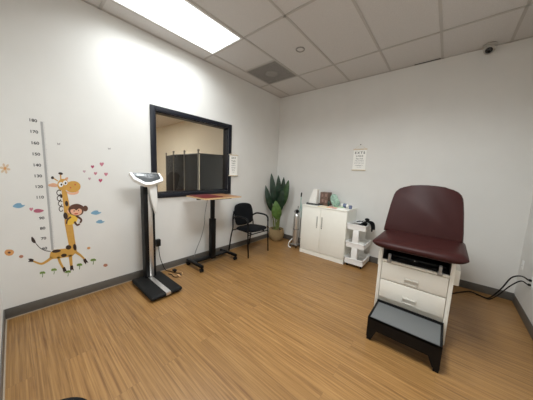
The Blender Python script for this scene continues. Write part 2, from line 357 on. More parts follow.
# ------------------------------------------------------------------ wall stickers
DECALS = [
('giraffe_sticker', 'orange cartoon giraffe wall sticker standing against the height chart', 'wall sticker', None, [('body', 'd_orange', 1, [[(-3.4944, 1.2025), (-3.496, 1.1904), (-3.4977, 1.1797), (-3.4991, 1.1661), (-3.4996, 1.1452), (-3.4989, 1.1142), (-3.4972, 1.0759), (-3.4954, 1.0341), (-3.4942, 0.9924), (-3.4941, 0.9513), (-3.4945, 0.9089), (-3.4951, 0.866), (-3.4956, 0.823), (-3.4789, 0.6038), (-3.4845, 0.5599), (-3.5287, 0.565), (-3.5896, 0.5715), (-3.6147, 0.549), (-3.6231, 0.5078), (-3.6099, 0.4808), (-3.565, 0.4722), (-3.4591, 0.4663), (-3.4191, 0.5049), (-3.4207, 0.5595), (-3.4264, 0.6222), (-3.4369, 0.8285), (-3.4511, 1.0308), (-3.4614, 1.1436)]]), ('leg', 'd_orange', 1, [[(-3.6132, 0.508), (-3.6223, 0.5004), (-3.6312, 0.4927), (-3.6398, 0.4856), (-3.6487, 0.4795), (-3.6579, 0.4734), (-3.6666, 0.4676), (-3.6749, 0.4641), (-3.6833, 0.4641), (-3.6934, 0.4692), (-3.7051, 0.4787), (-3.7176, 0.4903), (-3.7299, 0.5011), (-3.7347, 0.4868), (-3.7228, 0.4753), (-3.7104, 0.4627), (-3.6977, 0.4512), (-3.6847, 0.4436), (-3.6721, 0.4422), (-3.6608, 0.4455), (-3.6508, 0.4509), (-3.6412, 0.4561), (-3.6314, 0.4616), (-3.6217, 0.4682), (-3.6123, 0.4751), (-3.6029, 0.4817)]]), ('leg', 'd_orange', 1, [[(-3.4328, 0.491), (-3.4239, 0.4811), (-3.4151, 0.4714), (-3.4064, 0.4615), (-3.3978, 0.4508), (-3.3892, 0.4385), (-3.3803, 0.4249), (-3.3712, 0.4105), (-3.362, 0.3962), (-3.3525, 0.4061), (-3.3607, 0.4214), (-3.3689, 0.4368), (-3.3772, 0.452), (-3.3857, 0.4663), (-3.3944, 0.4794), (-3.4029, 0.4911), (-3.4111, 0.5022), (-3.4192, 0.5132)]]), ('leg', 'd_orange', 1, [[(-3.5718, 0.4892), (-3.5695, 0.4742), (-3.5673, 0.4592), (-3.5646, 0.443), (-3.5607, 0.4252), (-3.5554, 0.4058), (-3.549, 0.3855), (-3.5423, 0.3648), (-3.5358, 0.3444), (-3.5207, 0.3517), (-3.5269, 0.3725), (-3.5332, 0.3933), (-3.5389, 0.4131), (-3.5434, 0.4311), (-3.5464, 0.4469), (-3.5484, 0.4618), (-3.5501, 0.4767), (-3.552, 0.4921)]]), ('leg', 'd_orange', 1, [[(-3.4863, 0.4855), (-3.4854, 0.4672), (-3.4845, 0.4487), (-3.4836, 0.4305), (-3.4827, 0.413), (-3.4819, 0.3968), (-3.4811, 0.3813), (-3.4803, 0.3662), (-3.4796, 0.3508), (-3.46, 0.3472), (-3.4597, 0.3625), (-3.4594, 0.3776), (-3.4591, 0.3931), (-3.4589, 0.4094), (-3.4587, 0.4269), (-3.4586, 0.4451), (-3.4584, 0.4637), (-3.4583, 0.4821)]]), ('hoof', 'd_dark', 2, [[(-3.7328, 0.4879), (-3.7505, 0.4934), (-3.7663, 0.498), (-3.7556, 0.5099), (-3.7641, 0.5278), (-3.7462, 0.5252), (-3.7294, 0.5133)]]), ('hoof', 'd_dark', 2, [[(-3.3527, 0.4143), (-3.3409, 0.384), (-3.33, 0.3566), (-3.3478, 0.3672), (-3.3528, 0.3441), (-3.3667, 0.3736), (-3.373, 0.4059)]]), ('hoof', 'd_dark', 2, [[(-3.5194, 0.3702), (-3.5125, 0.3398), (-3.506, 0.3123), (-3.5208, 0.3262), (-3.5281, 0.3064), (-3.5369, 0.3366), (-3.5387, 0.3675)]]), ('hoof', 'd_dark', 2, [[(-3.4573, 0.3658), (-3.4559, 0.3343), (-3.4545, 0.3058), (-3.4672, 0.325), (-3.4786, 0.3096), (-3.4821, 0.3415), (-3.4779, 0.3712)]]), ('tail', 'd_dark', 1, [[(-3.6116, 0.5633), (-3.6207, 0.5673), (-3.6296, 0.571), (-3.6383, 0.5751), (-3.647, 0.5809), (-3.6559, 0.5884), (-3.6648, 0.5971), (-3.6735, 0.6072), (-3.6817, 0.6186), (-3.689, 0.6323), (-3.696, 0.6479), (-3.7028, 0.6643), (-3.7096, 0.6803), (-3.7134, 0.6768), (-3.7065, 0.6608), (-3.6998, 0.6443), (-3.6926, 0.6283), (-3.6849, 0.614), (-3.6764, 0.6019), (-3.6673, 0.5914), (-3.6581, 0.5824), (-3.6488, 0.5746), (-3.6397, 0.5685), (-3.6306, 0.5641), (-3.6216, 0.5604), (-3.6126, 0.5564)], [(-3.7287, 0.7328), (-3.7257, 0.7325), (-3.7216, 0.728), (-3.7174, 0.7211), (-3.7138, 0.7134), (-3.7108, 0.7039), (-3.7079, 0.6922), (-3.7059, 0.681), (-3.7055, 0.6731), (-3.7072, 0.6691), (-3.7106, 0.6677), (-3.7146, 0.6683), (-3.7183, 0.6705), (-3.7219, 0.6744), (-3.7257, 0.6804), (-3.729, 0.6875), (-3.7311, 0.6952), (-3.7318, 0.7051), (-3.7316, 0.7168), (-3.7305, 0.7272)]]), ('head', 'd_orange', 2, [[(-3.4431, 1.2154), (-3.4469, 1.1946), (-3.4553, 1.1764), (-3.4675, 1.1632), (-3.4817, 1.1564), (-3.4963, 1.1569), (-3.5094, 1.1645), (-3.5196, 1.1782), (-3.5257, 1.1963), (-3.527, 1.2166), (-3.5233, 1.2368), (-3.5152, 1.2546), (-3.5035, 1.2679), (-3.4896, 1.2751), (-3.4751, 1.2752), (-3.4617, 1.2681), (-3.451, 1.2546), (-3.4446, 1.2363)]]), ('muzzle', 'd_orange', 3, [[(-3.3527, 1.1997), (-3.3564, 1.1788), (-3.367, 1.1601), (-3.3831, 1.1458), (-3.4027, 1.1376), (-3.4233, 1.1366), (-3.4423, 1.1426), (-3.4576, 1.1547), (-3.4675, 1.1716), (-3.4708, 1.1912), (-3.4673, 1.2112), (-3.4574, 1.2294), (-3.4421, 1.2436), (-3.4231, 1.2522), (-3.4027, 1.2541), (-3.3832, 1.2489), (-3.3671, 1.237), (-3.3565, 1.2199)]]), ('ear', 'd_ear', 1, [[(-3.5231, 1.2166), (-3.5278, 1.2216), (-3.5347, 1.2273), (-3.5427, 1.232), (-3.5509, 1.2343), (-3.5604, 1.2333), (-3.5711, 1.23), (-3.5809, 1.2256), (-3.5874, 1.2214), (-3.5901, 1.2172), (-3.5902, 1.2126), (-3.5883, 1.208), (-3.5847, 1.2042), (-3.5788, 1.2012), (-3.5706, 1.1986), (-3.5616, 1.1966), (-3.5532, 1.1956), (-3.5451, 1.1956), (-3.5367, 1.1964), (-3.5293, 1.198), (-3.524, 1.2004), (-3.5211, 1.2036), (-3.52, 1.2076), (-3.5206, 1.2121)]]), ('ear', 'd_ear', 1, [[(-3.445, 1.2891), (-3.4437, 1.2847), (-3.4442, 1.279), (-3.4464, 1.2729), (-3.4501, 1.267), (-3.4547, 1.262), (-3.4597, 1.2587), (-3.4645, 1.2573), (-3.4686, 1.258), (-3.4714, 1.2607), (-3.4726, 1.2651), (-3.4721, 1.2707), (-3.4699, 1.2768), (-3.4664, 1.2827), (-3.4618, 1.2876), (-3.4568, 1.291), (-3.4519, 1.2925), (-3.4478, 1.2918)]]), ('horn', 'd_orange', 1, [[(-3.4942, 1.2681), (-3.4939, 1.2817), (-3.4936, 1.2952), (-3.4933, 1.3087), (-3.4931, 1.3222), (-3.5019, 1.3214), (-3.5022, 1.3079), (-3.5025, 1.2945), (-3.5028, 1.281), (-3.5031, 1.2675)]]), ('horn', 'd_orange', 1, [[(-3.5186, 1.2588), (-3.5266, 1.2662), (-3.5346, 1.2735), (-3.5426, 1.2808), (-3.5505, 1.288), (-3.555, 1.279), (-3.5472, 1.2717), (-3.5392, 1.2644), (-3.5313, 1.2571), (-3.5232, 1.2497)]]), ('horn_tip', 'd_dark', 2, [[(-3.4809, 1.3236), (-3.4826, 1.3197), (-3.4861, 1.3167), (-3.491, 1.315), (-3.4966, 1.3148), (-3.5022, 1.316), (-3.5072, 1.3186), (-3.511, 1.3222), (-3.5131, 1.3264), (-3.5133, 1.3307), (-3.5116, 1.3346), (-3.5082, 1.3376), (-3.5034, 1.3393), (-3.4978, 1.3396), (-3.4922, 1.3384), (-3.4871, 1.3358), (-3.4833, 1.3322), (-3.4811, 1.3279)]]), ('horn_tip', 'd_dark', 2, [[(-3.546, 1.2862), (-3.5469, 1.2812), (-3.549, 1.2768), (-3.5519, 1.2735), (-3.5554, 1.2717), (-3.559, 1.2717), (-3.5623, 1.2734), (-3.5649, 1.2767), (-3.5664, 1.281), (-3.5667, 1.286), (-3.5658, 1.2909), (-3.5638, 1.2953), (-3.5608, 1.2986), (-3.5573, 1.3004), (-3.5537, 1.3004), (-3.5504, 1.2988), (-3.5479, 1.2956), (-3.5463, 1.2912)]]), ('eye', 'd_white', 4, [[(-3.4845, 1.2188), (-3.486, 1.2104), (-3.4894, 1.203), (-3.4942, 1.1976), (-3.4998, 1.1948), (-3.5057, 1.1949), (-3.511, 1.1979), (-3.5151, 1.2035), (-3.5175, 1.2109), (-3.5181, 1.2192), (-3.5166, 1.2275), (-3.5133, 1.2348), (-3.5086, 1.2402), (-3.5029, 1.2431), (-3.4971, 1.243), (-3.4918, 1.2401), (-3.4876, 1.2346), (-3.4851, 1.2272)]]), ('eye', 'd_white', 4, [[(-3.4522, 1.2363), (-3.4537, 1.2283), (-3.4569, 1.2213), (-3.4615, 1.2161), (-3.4669, 1.2134), (-3.4725, 1.2135), (-3.4776, 1.2163), (-3.4816, 1.2216), (-3.484, 1.2286), (-3.4845, 1.2365), (-3.4831, 1.2444), (-3.4799, 1.2514), (-3.4754, 1.2566), (-3.47, 1.2594), (-3.4644, 1.2594), (-3.4593, 1.2566), (-3.4552, 1.2514), (-3.4528, 1.2443)]]), ('pupil', 'd_dark', 5, [[(-3.4905, 1.2188), (-3.4911, 1.2151), (-3.4925, 1.2118), (-3.4945, 1.2094), (-3.4968, 1.2082), (-3.4993, 1.2082), (-3.5014, 1.2095), (-3.5031, 1.212), (-3.5041, 1.2153), (-3.5044, 1.219), (-3.5037, 1.2227), (-3.5023, 1.226), (-3.5004, 1.2284), (-3.498, 1.2296), (-3.4956, 1.2296), (-3.4934, 1.2283), (-3.4917, 1.2259), (-3.4907, 1.2226)]]), ('pupil', 'd_dark', 5, [[(-3.4595, 1.2336), (-3.4601, 1.2298), (-3.4616, 1.2265), (-3.4636, 1.2241), (-3.466, 1.2228), (-3.4684, 1.2228), (-3.4707, 1.2242), (-3.4724, 1.2266), (-3.4734, 1.2299), (-3.4737, 1.2337), (-3.473, 1.2374), (-3.4716, 1.2407), (-3.4696, 1.2432), (-3.4672, 1.2445), (-3.4648, 1.2445), (-3.4625, 1.2431), (-3.4608, 1.2407), (-3.4597, 1.2374)]]), ('nostril', 'd_red', 4, [[(-3.426, 1.1872), (-3.4265, 1.1843), (-3.4277, 1.1818), (-3.4295, 1.18), (-3.4316, 1.1791), (-3.4338, 1.1791), (-3.4357, 1.1802), (-3.4373, 1.1821), (-3.4382, 1.1846), (-3.4385, 1.1875), (-3.4379, 1.1904), (-3.4367, 1.1928), (-3.435, 1.1947), (-3.4329, 1.1956), (-3.4307, 1.1956), (-3.4287, 1.1945), (-3.4272, 1.1926), (-3.4262, 1.1901)]]), ('nostril', 'd_red', 4, [[(-3.3885, 1.2175), (-3.389, 1.2146), (-3.3902, 1.2121), (-3.392, 1.2102), (-3.3942, 1.2092), (-3.3964, 1.2093), (-3.3984, 1.2103), (-3.4, 1.2122), (-3.401, 1.2148), (-3.4012, 1.2177), (-3.4007, 1.2205), (-3.3994, 1.2231), (-3.3977, 1.2249), (-3.3955, 1.2259), (-3.3933, 1.2259), (-3.3913, 1.2249), (-3.3897, 1.223), (-3.3887, 1.2204)]]), ('mouth', 'd_peach', 1, [[(-3.4708, 1.1579), (-3.4692, 1.1575), (-3.4652, 1.1533), (-3.4593, 1.1478), (-3.4522, 1.1433), (-3.4435, 1.1398), (-3.4331, 1.1362), (-3.4218, 1.1336), (-3.411, 1.1331), (-3.3997, 1.1368), (-3.3876, 1.1434), (-3.377, 1.1495), (-3.3703, 1.1515), (-3.3684, 1.1473), (-3.3699, 1.1391), (-3.3739, 1.1301), (-3.3794, 1.1232), (-3.3869, 1.119), (-3.3967, 1.116), (-3.4073, 1.1141), (-3.4173, 1.1136), (-3.4269, 1.1142), (-3.4366, 1.116), (-3.4457, 1.1191), (-3.4533, 1.1238), (-3.4598, 1.1318), (-3.4654, 1.1424), (-3.4694, 1.1522)]]), ('mane', 'd_dark', 1, [[(-3.5033, 1.1602), (-3.5059, 1.1622), (-3.5085, 1.1645), (-3.5114, 1.1669), (-3.5146, 1.1687), (-3.5183, 1.1692), (-3.5219, 1.168), (-3.5254, 1.1657), (-3.5287, 1.1627), (-3.5316, 1.1593), (-3.5339, 1.1554), (-3.5357, 1.1512), (-3.5369, 1.1465), (-3.5376, 1.1416), (-3.5378, 1.1367), (-3.5374, 1.132), (-3.5363, 1.1274), (-3.5346, 1.123), (-3.5325, 1.1188), (-3.5299, 1.1153), (-3.5271, 1.1128), (-3.5237, 1.1118), (-3.5203, 1.1121), (-3.517, 1.1132), (-3.514, 1.1148), (-3.5114, 1.1169), (-3.5096, 1.1199), (-3.5087, 1.1232), (-3.5084, 1.1263), (-3.5082, 1.129), (-3.5079, 1.1314), (-3.5127, 1.1324), (-3.5131, 1.1297), (-3.5134, 1.1269), (-3.5136, 1.1247), (-3.514, 1.1233), (-3.5145, 1.1225), (-3.516, 1.1214), (-3.5183, 1.1202), (-3.5209, 1.1194), (-3.5232, 1.1192), (-3.5248, 1.1197), (-3.5264, 1.1212), (-3.5282, 1.1239), (-3.5299, 1.1272), (-3.5312, 1.1308), (-3.532, 1.134), (-3.5322, 1.1372), (-3.532, 1.1409), (-3.5314, 1.1446), (-3.5305, 1.1481), (-3.5293, 1.151), (-3.5276, 1.1536), (-3.5253, 1.1562), (-3.5227, 1.1585), (-3.5202, 1.1601), (-3.5182, 1.1607), (-3.5165, 1.1604), (-3.5145, 1.1591), (-3.5121, 1.157), (-3.5094, 1.1546), (-3.5066, 1.1524)], [(-3.5035, 1.104), (-3.5061, 1.106), (-3.5087, 1.1084), (-3.5116, 1.1108), (-3.5149, 1.1127), (-3.5185, 1.1133), (-3.5222, 1.1122), (-3.5257, 1.11), (-3.529, 1.107), (-3.5319, 1.1036), (-3.5343, 1.0998), (-3.536, 1.0955), (-3.5372, 1.0908), (-3.5379, 1.0859), (-3.5381, 1.081), (-3.5378, 1.0762), (-3.5367, 1.0716), (-3.5349, 1.0671), (-3.5328, 1.0629), (-3.5302, 1.0593), (-3.5274, 1.0567), (-3.524, 1.0556), (-3.5206, 1.0559), (-3.5172, 1.0569), (-3.5142, 1.0585), (-3.5117, 1.0605), (-3.5098, 1.0635), (-3.5089, 1.0669), (-3.5086, 1.0699), (-3.5084, 1.0726), (-3.5081, 1.075), (-3.513, 1.0762), (-3.5134, 1.0734), (-3.5136, 1.0706), (-3.5139, 1.0684), (-3.5142, 1.067), (-3.5148, 1.0662), (-3.5162, 1.0651), (-3.5186, 1.064), (-3.5211, 1.0632), (-3.5234, 1.0631), (-3.5251, 1.0636), (-3.5267, 1.0651), (-3.5285, 1.0679), (-3.5302, 1.0713), (-3.5315, 1.0749), (-3.5323, 1.0781), (-3.5325, 1.0814), (-3.5323, 1.0851), (-3.5317, 1.0888), (-3.5308, 1.0923), (-3.5296, 1.0952), (-3.5279, 1.0978), (-3.5256, 1.1004), (-3.523, 1.1026), (-3.5205, 1.1042), (-3.5185, 1.1048), (-3.5168, 1.1044), (-3.5147, 1.1031), (-3.5123, 1.1009), (-3.5096, 1.0984), (-3.5069, 1.0962)], [(-3.4985, 1.0511), (-3.5011, 1.0532), (-3.5038, 1.0557), (-3.5067, 1.0582), (-3.51, 1.0601), (-3.5136, 1.0608), (-3.5173, 1.0597), (-3.5209, 1.0576), (-3.5242, 1.0547), (-3.5271, 1.0512), (-3.5295, 1.0475), (-3.5312, 1.0432), (-3.5324, 1.0385), (-3.5332, 1.0335), (-3.5334, 1.0286), (-3.533, 1.0238), (-3.5319, 1.0191), (-3.5301, 1.0145), (-3.5279, 1.0103), (-3.5254, 1.0066), (-3.5225, 1.0039), (-3.5191, 1.0028), (-3.5157, 1.003), (-3.5123, 1.004), (-3.5093, 1.0055), (-3.5067, 1.0075), (-3.5048, 1.0104), (-3.5039, 1.0138), (-3.5036, 1.0169), (-3.5035, 1.0196), (-3.5031, 1.022), (-3.508, 1.0233), (-3.5084, 1.0205), (-3.5087, 1.0177), (-3.5089, 1.0154), (-3.5093, 1.0141), (-3.5098, 1.0133), (-3.5113, 1.0122), (-3.5136, 1.0111), (-3.5162, 1.0104), (-3.5186, 1.0103), (-3.5202, 1.0109), (-3.5218, 1.0124), (-3.5236, 1.0152), (-3.5254, 1.0187), (-3.5267, 1.0223), (-3.5275, 1.0256), (-3.5277, 1.0289), (-3.5275, 1.0326), (-3.5269, 1.0364), (-3.5259, 1.0399), (-3.5247, 1.0427), (-3.523, 1.0453), (-3.5207, 1.0479), (-3.5181, 1.0501), (-3.5156, 1.0516), (-3.5136, 1.0522), (-3.5119, 1.0518), (-3.5098, 1.0504), (-3.5074, 1.0482), (-3.5047, 1.0456), (-3.5019, 1.0433)], [(-3.4956, 0.9951), (-3.4982, 0.9973), (-3.5009, 0.9998), (-3.5038, 1.0024), (-3.5071, 1.0045), (-3.5108, 1.0052), (-3.5146, 1.0042), (-3.5181, 1.0021), (-3.5214, 0.9992), (-3.5243, 0.9959), (-3.5267, 0.9921), (-3.5285, 0.9878), (-3.5297, 0.9831), (-3.5305, 0.9782), (-3.5307, 0.9732), (-3.5303, 0.9683), (-3.5292, 0.9636), (-3.5274, 0.9589), (-3.5252, 0.9546), (-3.5227, 0.9508), (-3.5197, 0.9481), (-3.5164, 0.9469), (-3.5129, 0.947), (-3.5095, 0.9479), (-3.5064, 0.9494), (-3.5039, 0.9514), (-3.502, 0.9543), (-3.5011, 0.9577), (-3.5008, 0.9608), (-3.5006, 0.9635), (-3.5003, 0.966), (-3.5052, 0.9673), (-3.5056, 0.9645), (-3.5058, 0.9617), (-3.5061, 0.9594), (-3.5064, 0.958), (-3.507, 0.9573), (-3.5085, 0.9562), (-3.5108, 0.9551), (-3.5134, 0.9545), (-3.5158, 0.9544), (-3.5174, 0.955), (-3.519, 0.9566), (-3.5209, 0.9595), (-3.5226, 0.963), (-3.524, 0.9667), (-3.5247, 0.9701), (-3.5249, 0.9734), (-3.5247, 0.9771), (-3.5241, 0.9809), (-3.5232, 0.9844), (-3.522, 0.9872), (-3.5203, 0.9898), (-3.518, 0.9924), (-3.5154, 0.9945), (-3.5128, 0.996), (-3.5108, 0.9966), (-3.5091, 0.9961), (-3.507, 0.9947), (-3.5045, 0.9924), (-3.5018, 0.9898), (-3.499, 0.9874)]]), ('spot', 'd_dark', 2, [[(-3.4577, 1.0286), (-3.4577, 1.019), (-3.4592, 1.0102), (-3.462, 1.0034), (-3.4658, 0.9995), (-3.4701, 0.9989), (-3.4743, 1.0016), (-3.478, 1.0073), (-3.4807, 1.0154), (-3.4821, 1.0248), (-3.482, 1.0344), (-3.4805, 1.043), (-3.4778, 1.0498), (-3.474, 1.0537), (-3.4698, 1.0544), (-3.4656, 1.0518), (-3.4619, 1.0461), (-3.4591, 1.0381)]]), ('spot', 'd_dark', 2, [[(-3.4687, 0.9031), (-3.4688, 0.8904), (-3.4709, 0.8789), (-3.4747, 0.8702), (-3.4797, 0.8653), (-3.4853, 0.8647), (-3.491, 0.8685), (-3.4958, 0.8763), (-3.4994, 0.8869), (-3.5012, 0.8993), (-3.5011, 0.9119), (-3.4991, 0.9232), (-3.4954, 0.9318), (-3.4904, 0.9368), (-3.4848, 0.9375), (-3.4792, 0.9339), (-3.4743, 0.9262), (-3.4706, 0.9156)]]), ('spot', 'd_dark', 2, [[(-3.496, 1.1037), (-3.4969, 1.0971), (-3.4988, 1.0914), (-3.5014, 1.0873), (-3.5045, 1.0852), (-3.5076, 1.0853), (-3.5103, 1.0878), (-3.5125, 1.0922), (-3.5137, 1.0981), (-3.5138, 1.1047), (-3.5129, 1.1112), (-3.5111, 1.1169), (-3.5084, 1.121), (-3.5054, 1.1232), (-3.5023, 1.123), (-3.4995, 1.1206), (-3.4974, 1.1162), (-3.4962, 1.1103)]]), ('spot', 'd_dark', 2, [[(-3.5403, 0.5507), (-3.542, 0.5453), (-3.5475, 0.5407), (-3.556, 0.5376), (-3.5664, 0.5363), (-3.5776, 0.5369), (-3.588, 0.5395), (-3.5965, 0.5436), (-3.6022, 0.5487), (-3.6042, 0.5543), (-3.6025, 0.5596), (-3.5973, 0.5641), (-3.589, 0.5673), (-3.5788, 0.5687), (-3.5677, 0.5681), (-3.5571, 0.5657), (-3.5483, 0.5616), (-3.5425, 0.5564)]]), ('spot', 'd_dark', 2, [[(-3.4981, 0.4923), (-3.4992, 0.4861), (-3.5028, 0.481), (-3.5085, 0.4774), (-3.5156, 0.4758), (-3.5232, 0.4764), (-3.5304, 0.4791), (-3.5363, 0.4836), (-3.5403, 0.4893), (-3.5418, 0.4955), (-3.5408, 0.5016), (-3.5372, 0.5067), (-3.5316, 0.5103), (-3.5247, 0.512), (-3.5171, 0.5114), (-3.5098, 0.5088), (-3.5038, 0.5043), (-3.4997, 0.4986)]]), ('spot', 'd_dark', 2, [[(-3.4593, 0.5696), (-3.4601, 0.5613), (-3.4633, 0.5539), (-3.4686, 0.5485), (-3.4754, 0.5456), (-3.4828, 0.5457), (-3.4899, 0.5486), (-3.4959, 0.554), (-3.5, 0.5613), (-3.5018, 0.5695), (-3.5011, 0.5777), (-3.498, 0.585), (-3.4927, 0.5904), (-3.4861, 0.5933), (-3.4787, 0.5934), (-3.4715, 0.5906), (-3.4655, 0.5852), (-3.4612, 0.5779)]]), ('spot', 'd_dark', 2, [[(-3.4187, 0.5585), (-3.4188, 0.5458), (-3.4206, 0.5348), (-3.4238, 0.5267), (-3.4279, 0.5225), (-3.4325, 0.5228), (-3.437, 0.5275), (-3.4409, 0.5359), (-3.4437, 0.5472), (-3.4451, 0.5598), (-3.4449, 0.5723), (-3.4432, 0.5833), (-3.4401, 0.5913), (-3.436, 0.5955), (-3.4314, 0.5953), (-3.4269, 0.5908), (-3.4229, 0.5824), (-3.4201, 0.5712)]])]),
('monkey_sticker', 'brown cartoon monkey sticker clinging to the giraffe neck', 'wall sticker', None, [('body', 'd_yellow', 4, [[(-3.455, 0.9031), (-3.4471, 0.9081), (-3.4371, 0.911), (-3.4267, 0.9117), (-3.4175, 0.9101), (-3.4093, 0.9059), (-3.4014, 0.8994), (-3.3952, 0.8908), (-3.392, 0.8806), (-3.3927, 0.8675), (-3.3964, 0.8518), (-3.4022, 0.8365), (-3.4091, 0.8243), (-3.4181, 0.8161), (-3.429, 0.8102), (-3.4402, 0.8065), (-3.4498, 0.8043), (-3.4581, 0.8035), (-3.4657, 0.8043), (-3.4718, 0.8071), (-3.4755, 0.8127), (-3.476, 0.8223), (-3.474, 0.8352), (-3.4707, 0.8491), (-3.4677, 0.8618), (-3.4654, 0.8735), (-3.4631, 0.8851), (-3.46, 0.8954)]]), ('arm', 'd_brown', 5, [[(-3.4108, 0.885), (-3.3996, 0.8734), (-3.3879, 0.8618), (-3.3781, 0.8512), (-3.3731, 0.8435), (-3.3726, 0.8398), (-3.3745, 0.8343), (-3.3788, 0.826), (-3.3826, 0.8169), (-3.3711, 0.8072), (-3.3672, 0.8152), (-3.3621, 0.8238), (-3.3578, 0.8359), (-3.3591, 0.8518), (-3.3669, 0.8659), (-3.3778, 0.8788), (-3.3895, 0.8912), (-3.4002, 0.9031)]]), ('arm', 'd_brown', 5, [[(-3.4495, 0.8959), (-3.4566, 0.8891), (-3.4641, 0.8823), (-3.4716, 0.8747), (-3.4781, 0.8652), (-3.4825, 0.854), (-3.4851, 0.8424), (-3.4869, 0.8313), (-3.4889, 0.8207), (-3.4781, 0.8158), (-3.4756, 0.8266), (-3.4735, 0.8373), (-3.4711, 0.8466), (-3.4678, 0.8542), (-3.4629, 0.8605), (-3.4564, 0.8664), (-3.4487, 0.8726), (-3.4412, 0.8791)]]), ('leg', 'd_brown', 5, [[(-3.4285, 0.8282), (-3.4235, 0.8175), (-3.4185, 0.8058), (-3.4127, 0.7944), (-3.4052, 0.7855), (-3.3958, 0.7832), (-3.3882, 0.7866), (-3.3824, 0.7911), (-3.377, 0.7945), (-3.3822, 0.8096), (-3.3882, 0.8066), (-3.3938, 0.8031), (-3.3975, 0.8016), (-3.3988, 0.8021), (-3.4015, 0.8064), (-3.4056, 0.8157), (-3.4101, 0.8275), (-3.4147, 0.8388)]]), ('head', 'd_brown', 5, [[(-3.4608, 0.9679), (-3.4583, 0.9784), (-3.4537, 0.9883), (-3.4471, 0.9971), (-3.439, 1.0043), (-3.4287, 1.0101), (-3.4162, 1.0147), (-3.4029, 1.0174), (-3.3903, 1.0173), (-3.378, 1.0138), (-3.3652, 1.0072), (-3.3539, 0.9989), (-3.3455, 0.9901), (-3.341, 0.9808), (-3.3393, 0.9704), (-3.3396, 0.9594), (-3.3409, 0.9483), (-3.3426, 0.9364), (-3.3453, 0.9236), (-3.3498, 0.9118), (-3.3566, 0.9027), (-3.3668, 0.8965), (-3.3795, 0.8922), (-3.393, 0.8904), (-3.4056, 0.8911), (-3.4176, 0.895), (-3.4296, 0.9017), (-3.4404, 0.9101), (-3.4488, 0.9196), (-3.4548, 0.9305), (-3.4588, 0.9433), (-3.4609, 0.9563)]]), ('face', 'd_peach', 6, [[(-3.4446, 0.9592), (-3.4393, 0.9635), (-3.4308, 0.9654), (-3.4218, 0.9656), (-3.4147, 0.9647), (-3.4107, 0.9615), (-3.4083, 0.9561), (-3.4061, 0.9511), (-3.4026, 0.949), (-3.3969, 0.9519), (-3.3901, 0.958), (-3.383, 0.9641), (-3.3766, 0.9667), (-3.3705, 0.9648), (-3.3645, 0.9603), (-3.3595, 0.9541), (-3.3566, 0.947), (-3.356, 0.9383), (-3.3571, 0.9279), (-3.3601, 0.9177), (-3.3652, 0.9096), (-3.3732, 0.9039), (-3.3838, 0.8996), (-3.3951, 0.8971), (-3.4053, 0.8969), (-3.4147, 0.8995), (-3.424, 0.9043), (-3.4322, 0.9108), (-3.4384, 0.9183), (-3.4426, 0.928), (-3.4454, 0.9398), (-3.4462, 0.951)]]), ('ear', 'd_brown', 4, [[(-3.305, 0.9596), (-3.3068, 0.949), (-3.3111, 0.94), (-3.3172, 0.9336), (-3.3244, 0.9307), (-3.3319, 0.9315), (-3.3387, 0.9359), (-3.344, 0.9435), (-3.3472, 0.9531), (-3.3479, 0.9638), (-3.3461, 0.9742), (-3.342, 0.9832), (-3.336, 0.9895), (-3.3288, 0.9926), (-3.3214, 0.9919), (-3.3145, 0.9876), (-3.3091, 0.9801), (-3.3058, 0.9704)]]), ('ear', 'd_peach', 4, [[(-3.4443, 0.9448), (-3.4455, 0.9381), (-3.4479, 0.9323), (-3.4515, 0.9283), (-3.4557, 0.9264), (-3.46, 0.9269), (-3.4639, 0.9297), (-3.467, 0.9345), (-3.4688, 0.9407), (-3.4692, 0.9475), (-3.468, 0.9542), (-3.4656, 0.9599), (-3.462, 0.964), (-3.4579, 0.9659), (-3.4536, 0.9655), (-3.4496, 0.9627), (-3.4466, 0.9579), (-3.4447, 0.9517)]]), ('eye', 'd_dark', 7, [[(-3.4136, 0.9444), (-3.414, 0.9419), (-3.4148, 0.9398), (-3.416, 0.9384), (-3.4175, 0.9377), (-3.419, 0.9378), (-3.4203, 0.9388), (-3.4213, 0.9406), (-3.422, 0.9428), (-3.4221, 0.9453), (-3.4217, 0.9477), (-3.4209, 0.9498), (-3.4196, 0.9513), (-3.4182, 0.952), (-3.4167, 0.9518), (-3.4154, 0.9508), (-3.4143, 0.9491), (-3.4137, 0.9468)]]), ('eye', 'd_dark', 7, [[(-3.3788, 0.9464), (-3.3792, 0.944), (-3.38, 0.9419), (-3.3813, 0.9404), (-3.3827, 0.9397), (-3.3842, 0.9398), (-3.3856, 0.9408), (-3.3867, 0.9426), (-3.3873, 0.9448), (-3.3875, 0.9474), (-3.3871, 0.9498), (-3.3862, 0.9519), (-3.385, 0.9534), (-3.3835, 0.9541), (-3.382, 0.954), (-3.3806, 0.953), (-3.3795, 0.9512), (-3.3789, 0.9489)]]), ('mouth', 'd_red', 7, [[(-3.3871, 0.9155), (-3.388, 0.9129), (-3.3909, 0.9105), (-3.3955, 0.9086), (-3.401, 0.9074), (-3.407, 0.9069), (-3.4127, 0.9074), (-3.4173, 0.9087), (-3.4204, 0.9107), (-3.4215, 0.9131), (-3.4206, 0.9156), (-3.4178, 0.918), (-3.4133, 0.92), (-3.4078, 0.9212), (-3.4018, 0.9216), (-3.3961, 0.9212), (-3.3914, 0.9199), (-3.3883, 0.9179)]])]),
('heart_sticker', 'bright pink heart wall sticker, topmost of the heart cluster above the monkey', 'wall sticker', 'heart stickers beside the giraffe', [('', 'd_pink', 1, [[(-3.1644, 1.4129), (-3.1527, 1.427), (-3.144, 1.441), (-3.1444, 1.4533), (-3.1523, 1.4589), (-3.1595, 1.4548), (-3.1628, 1.4472), (-3.1655, 1.4544), (-3.1724, 1.4576), (-3.1806, 1.451), (-3.1821, 1.4388), (-3.1748, 1.4258)]])]),
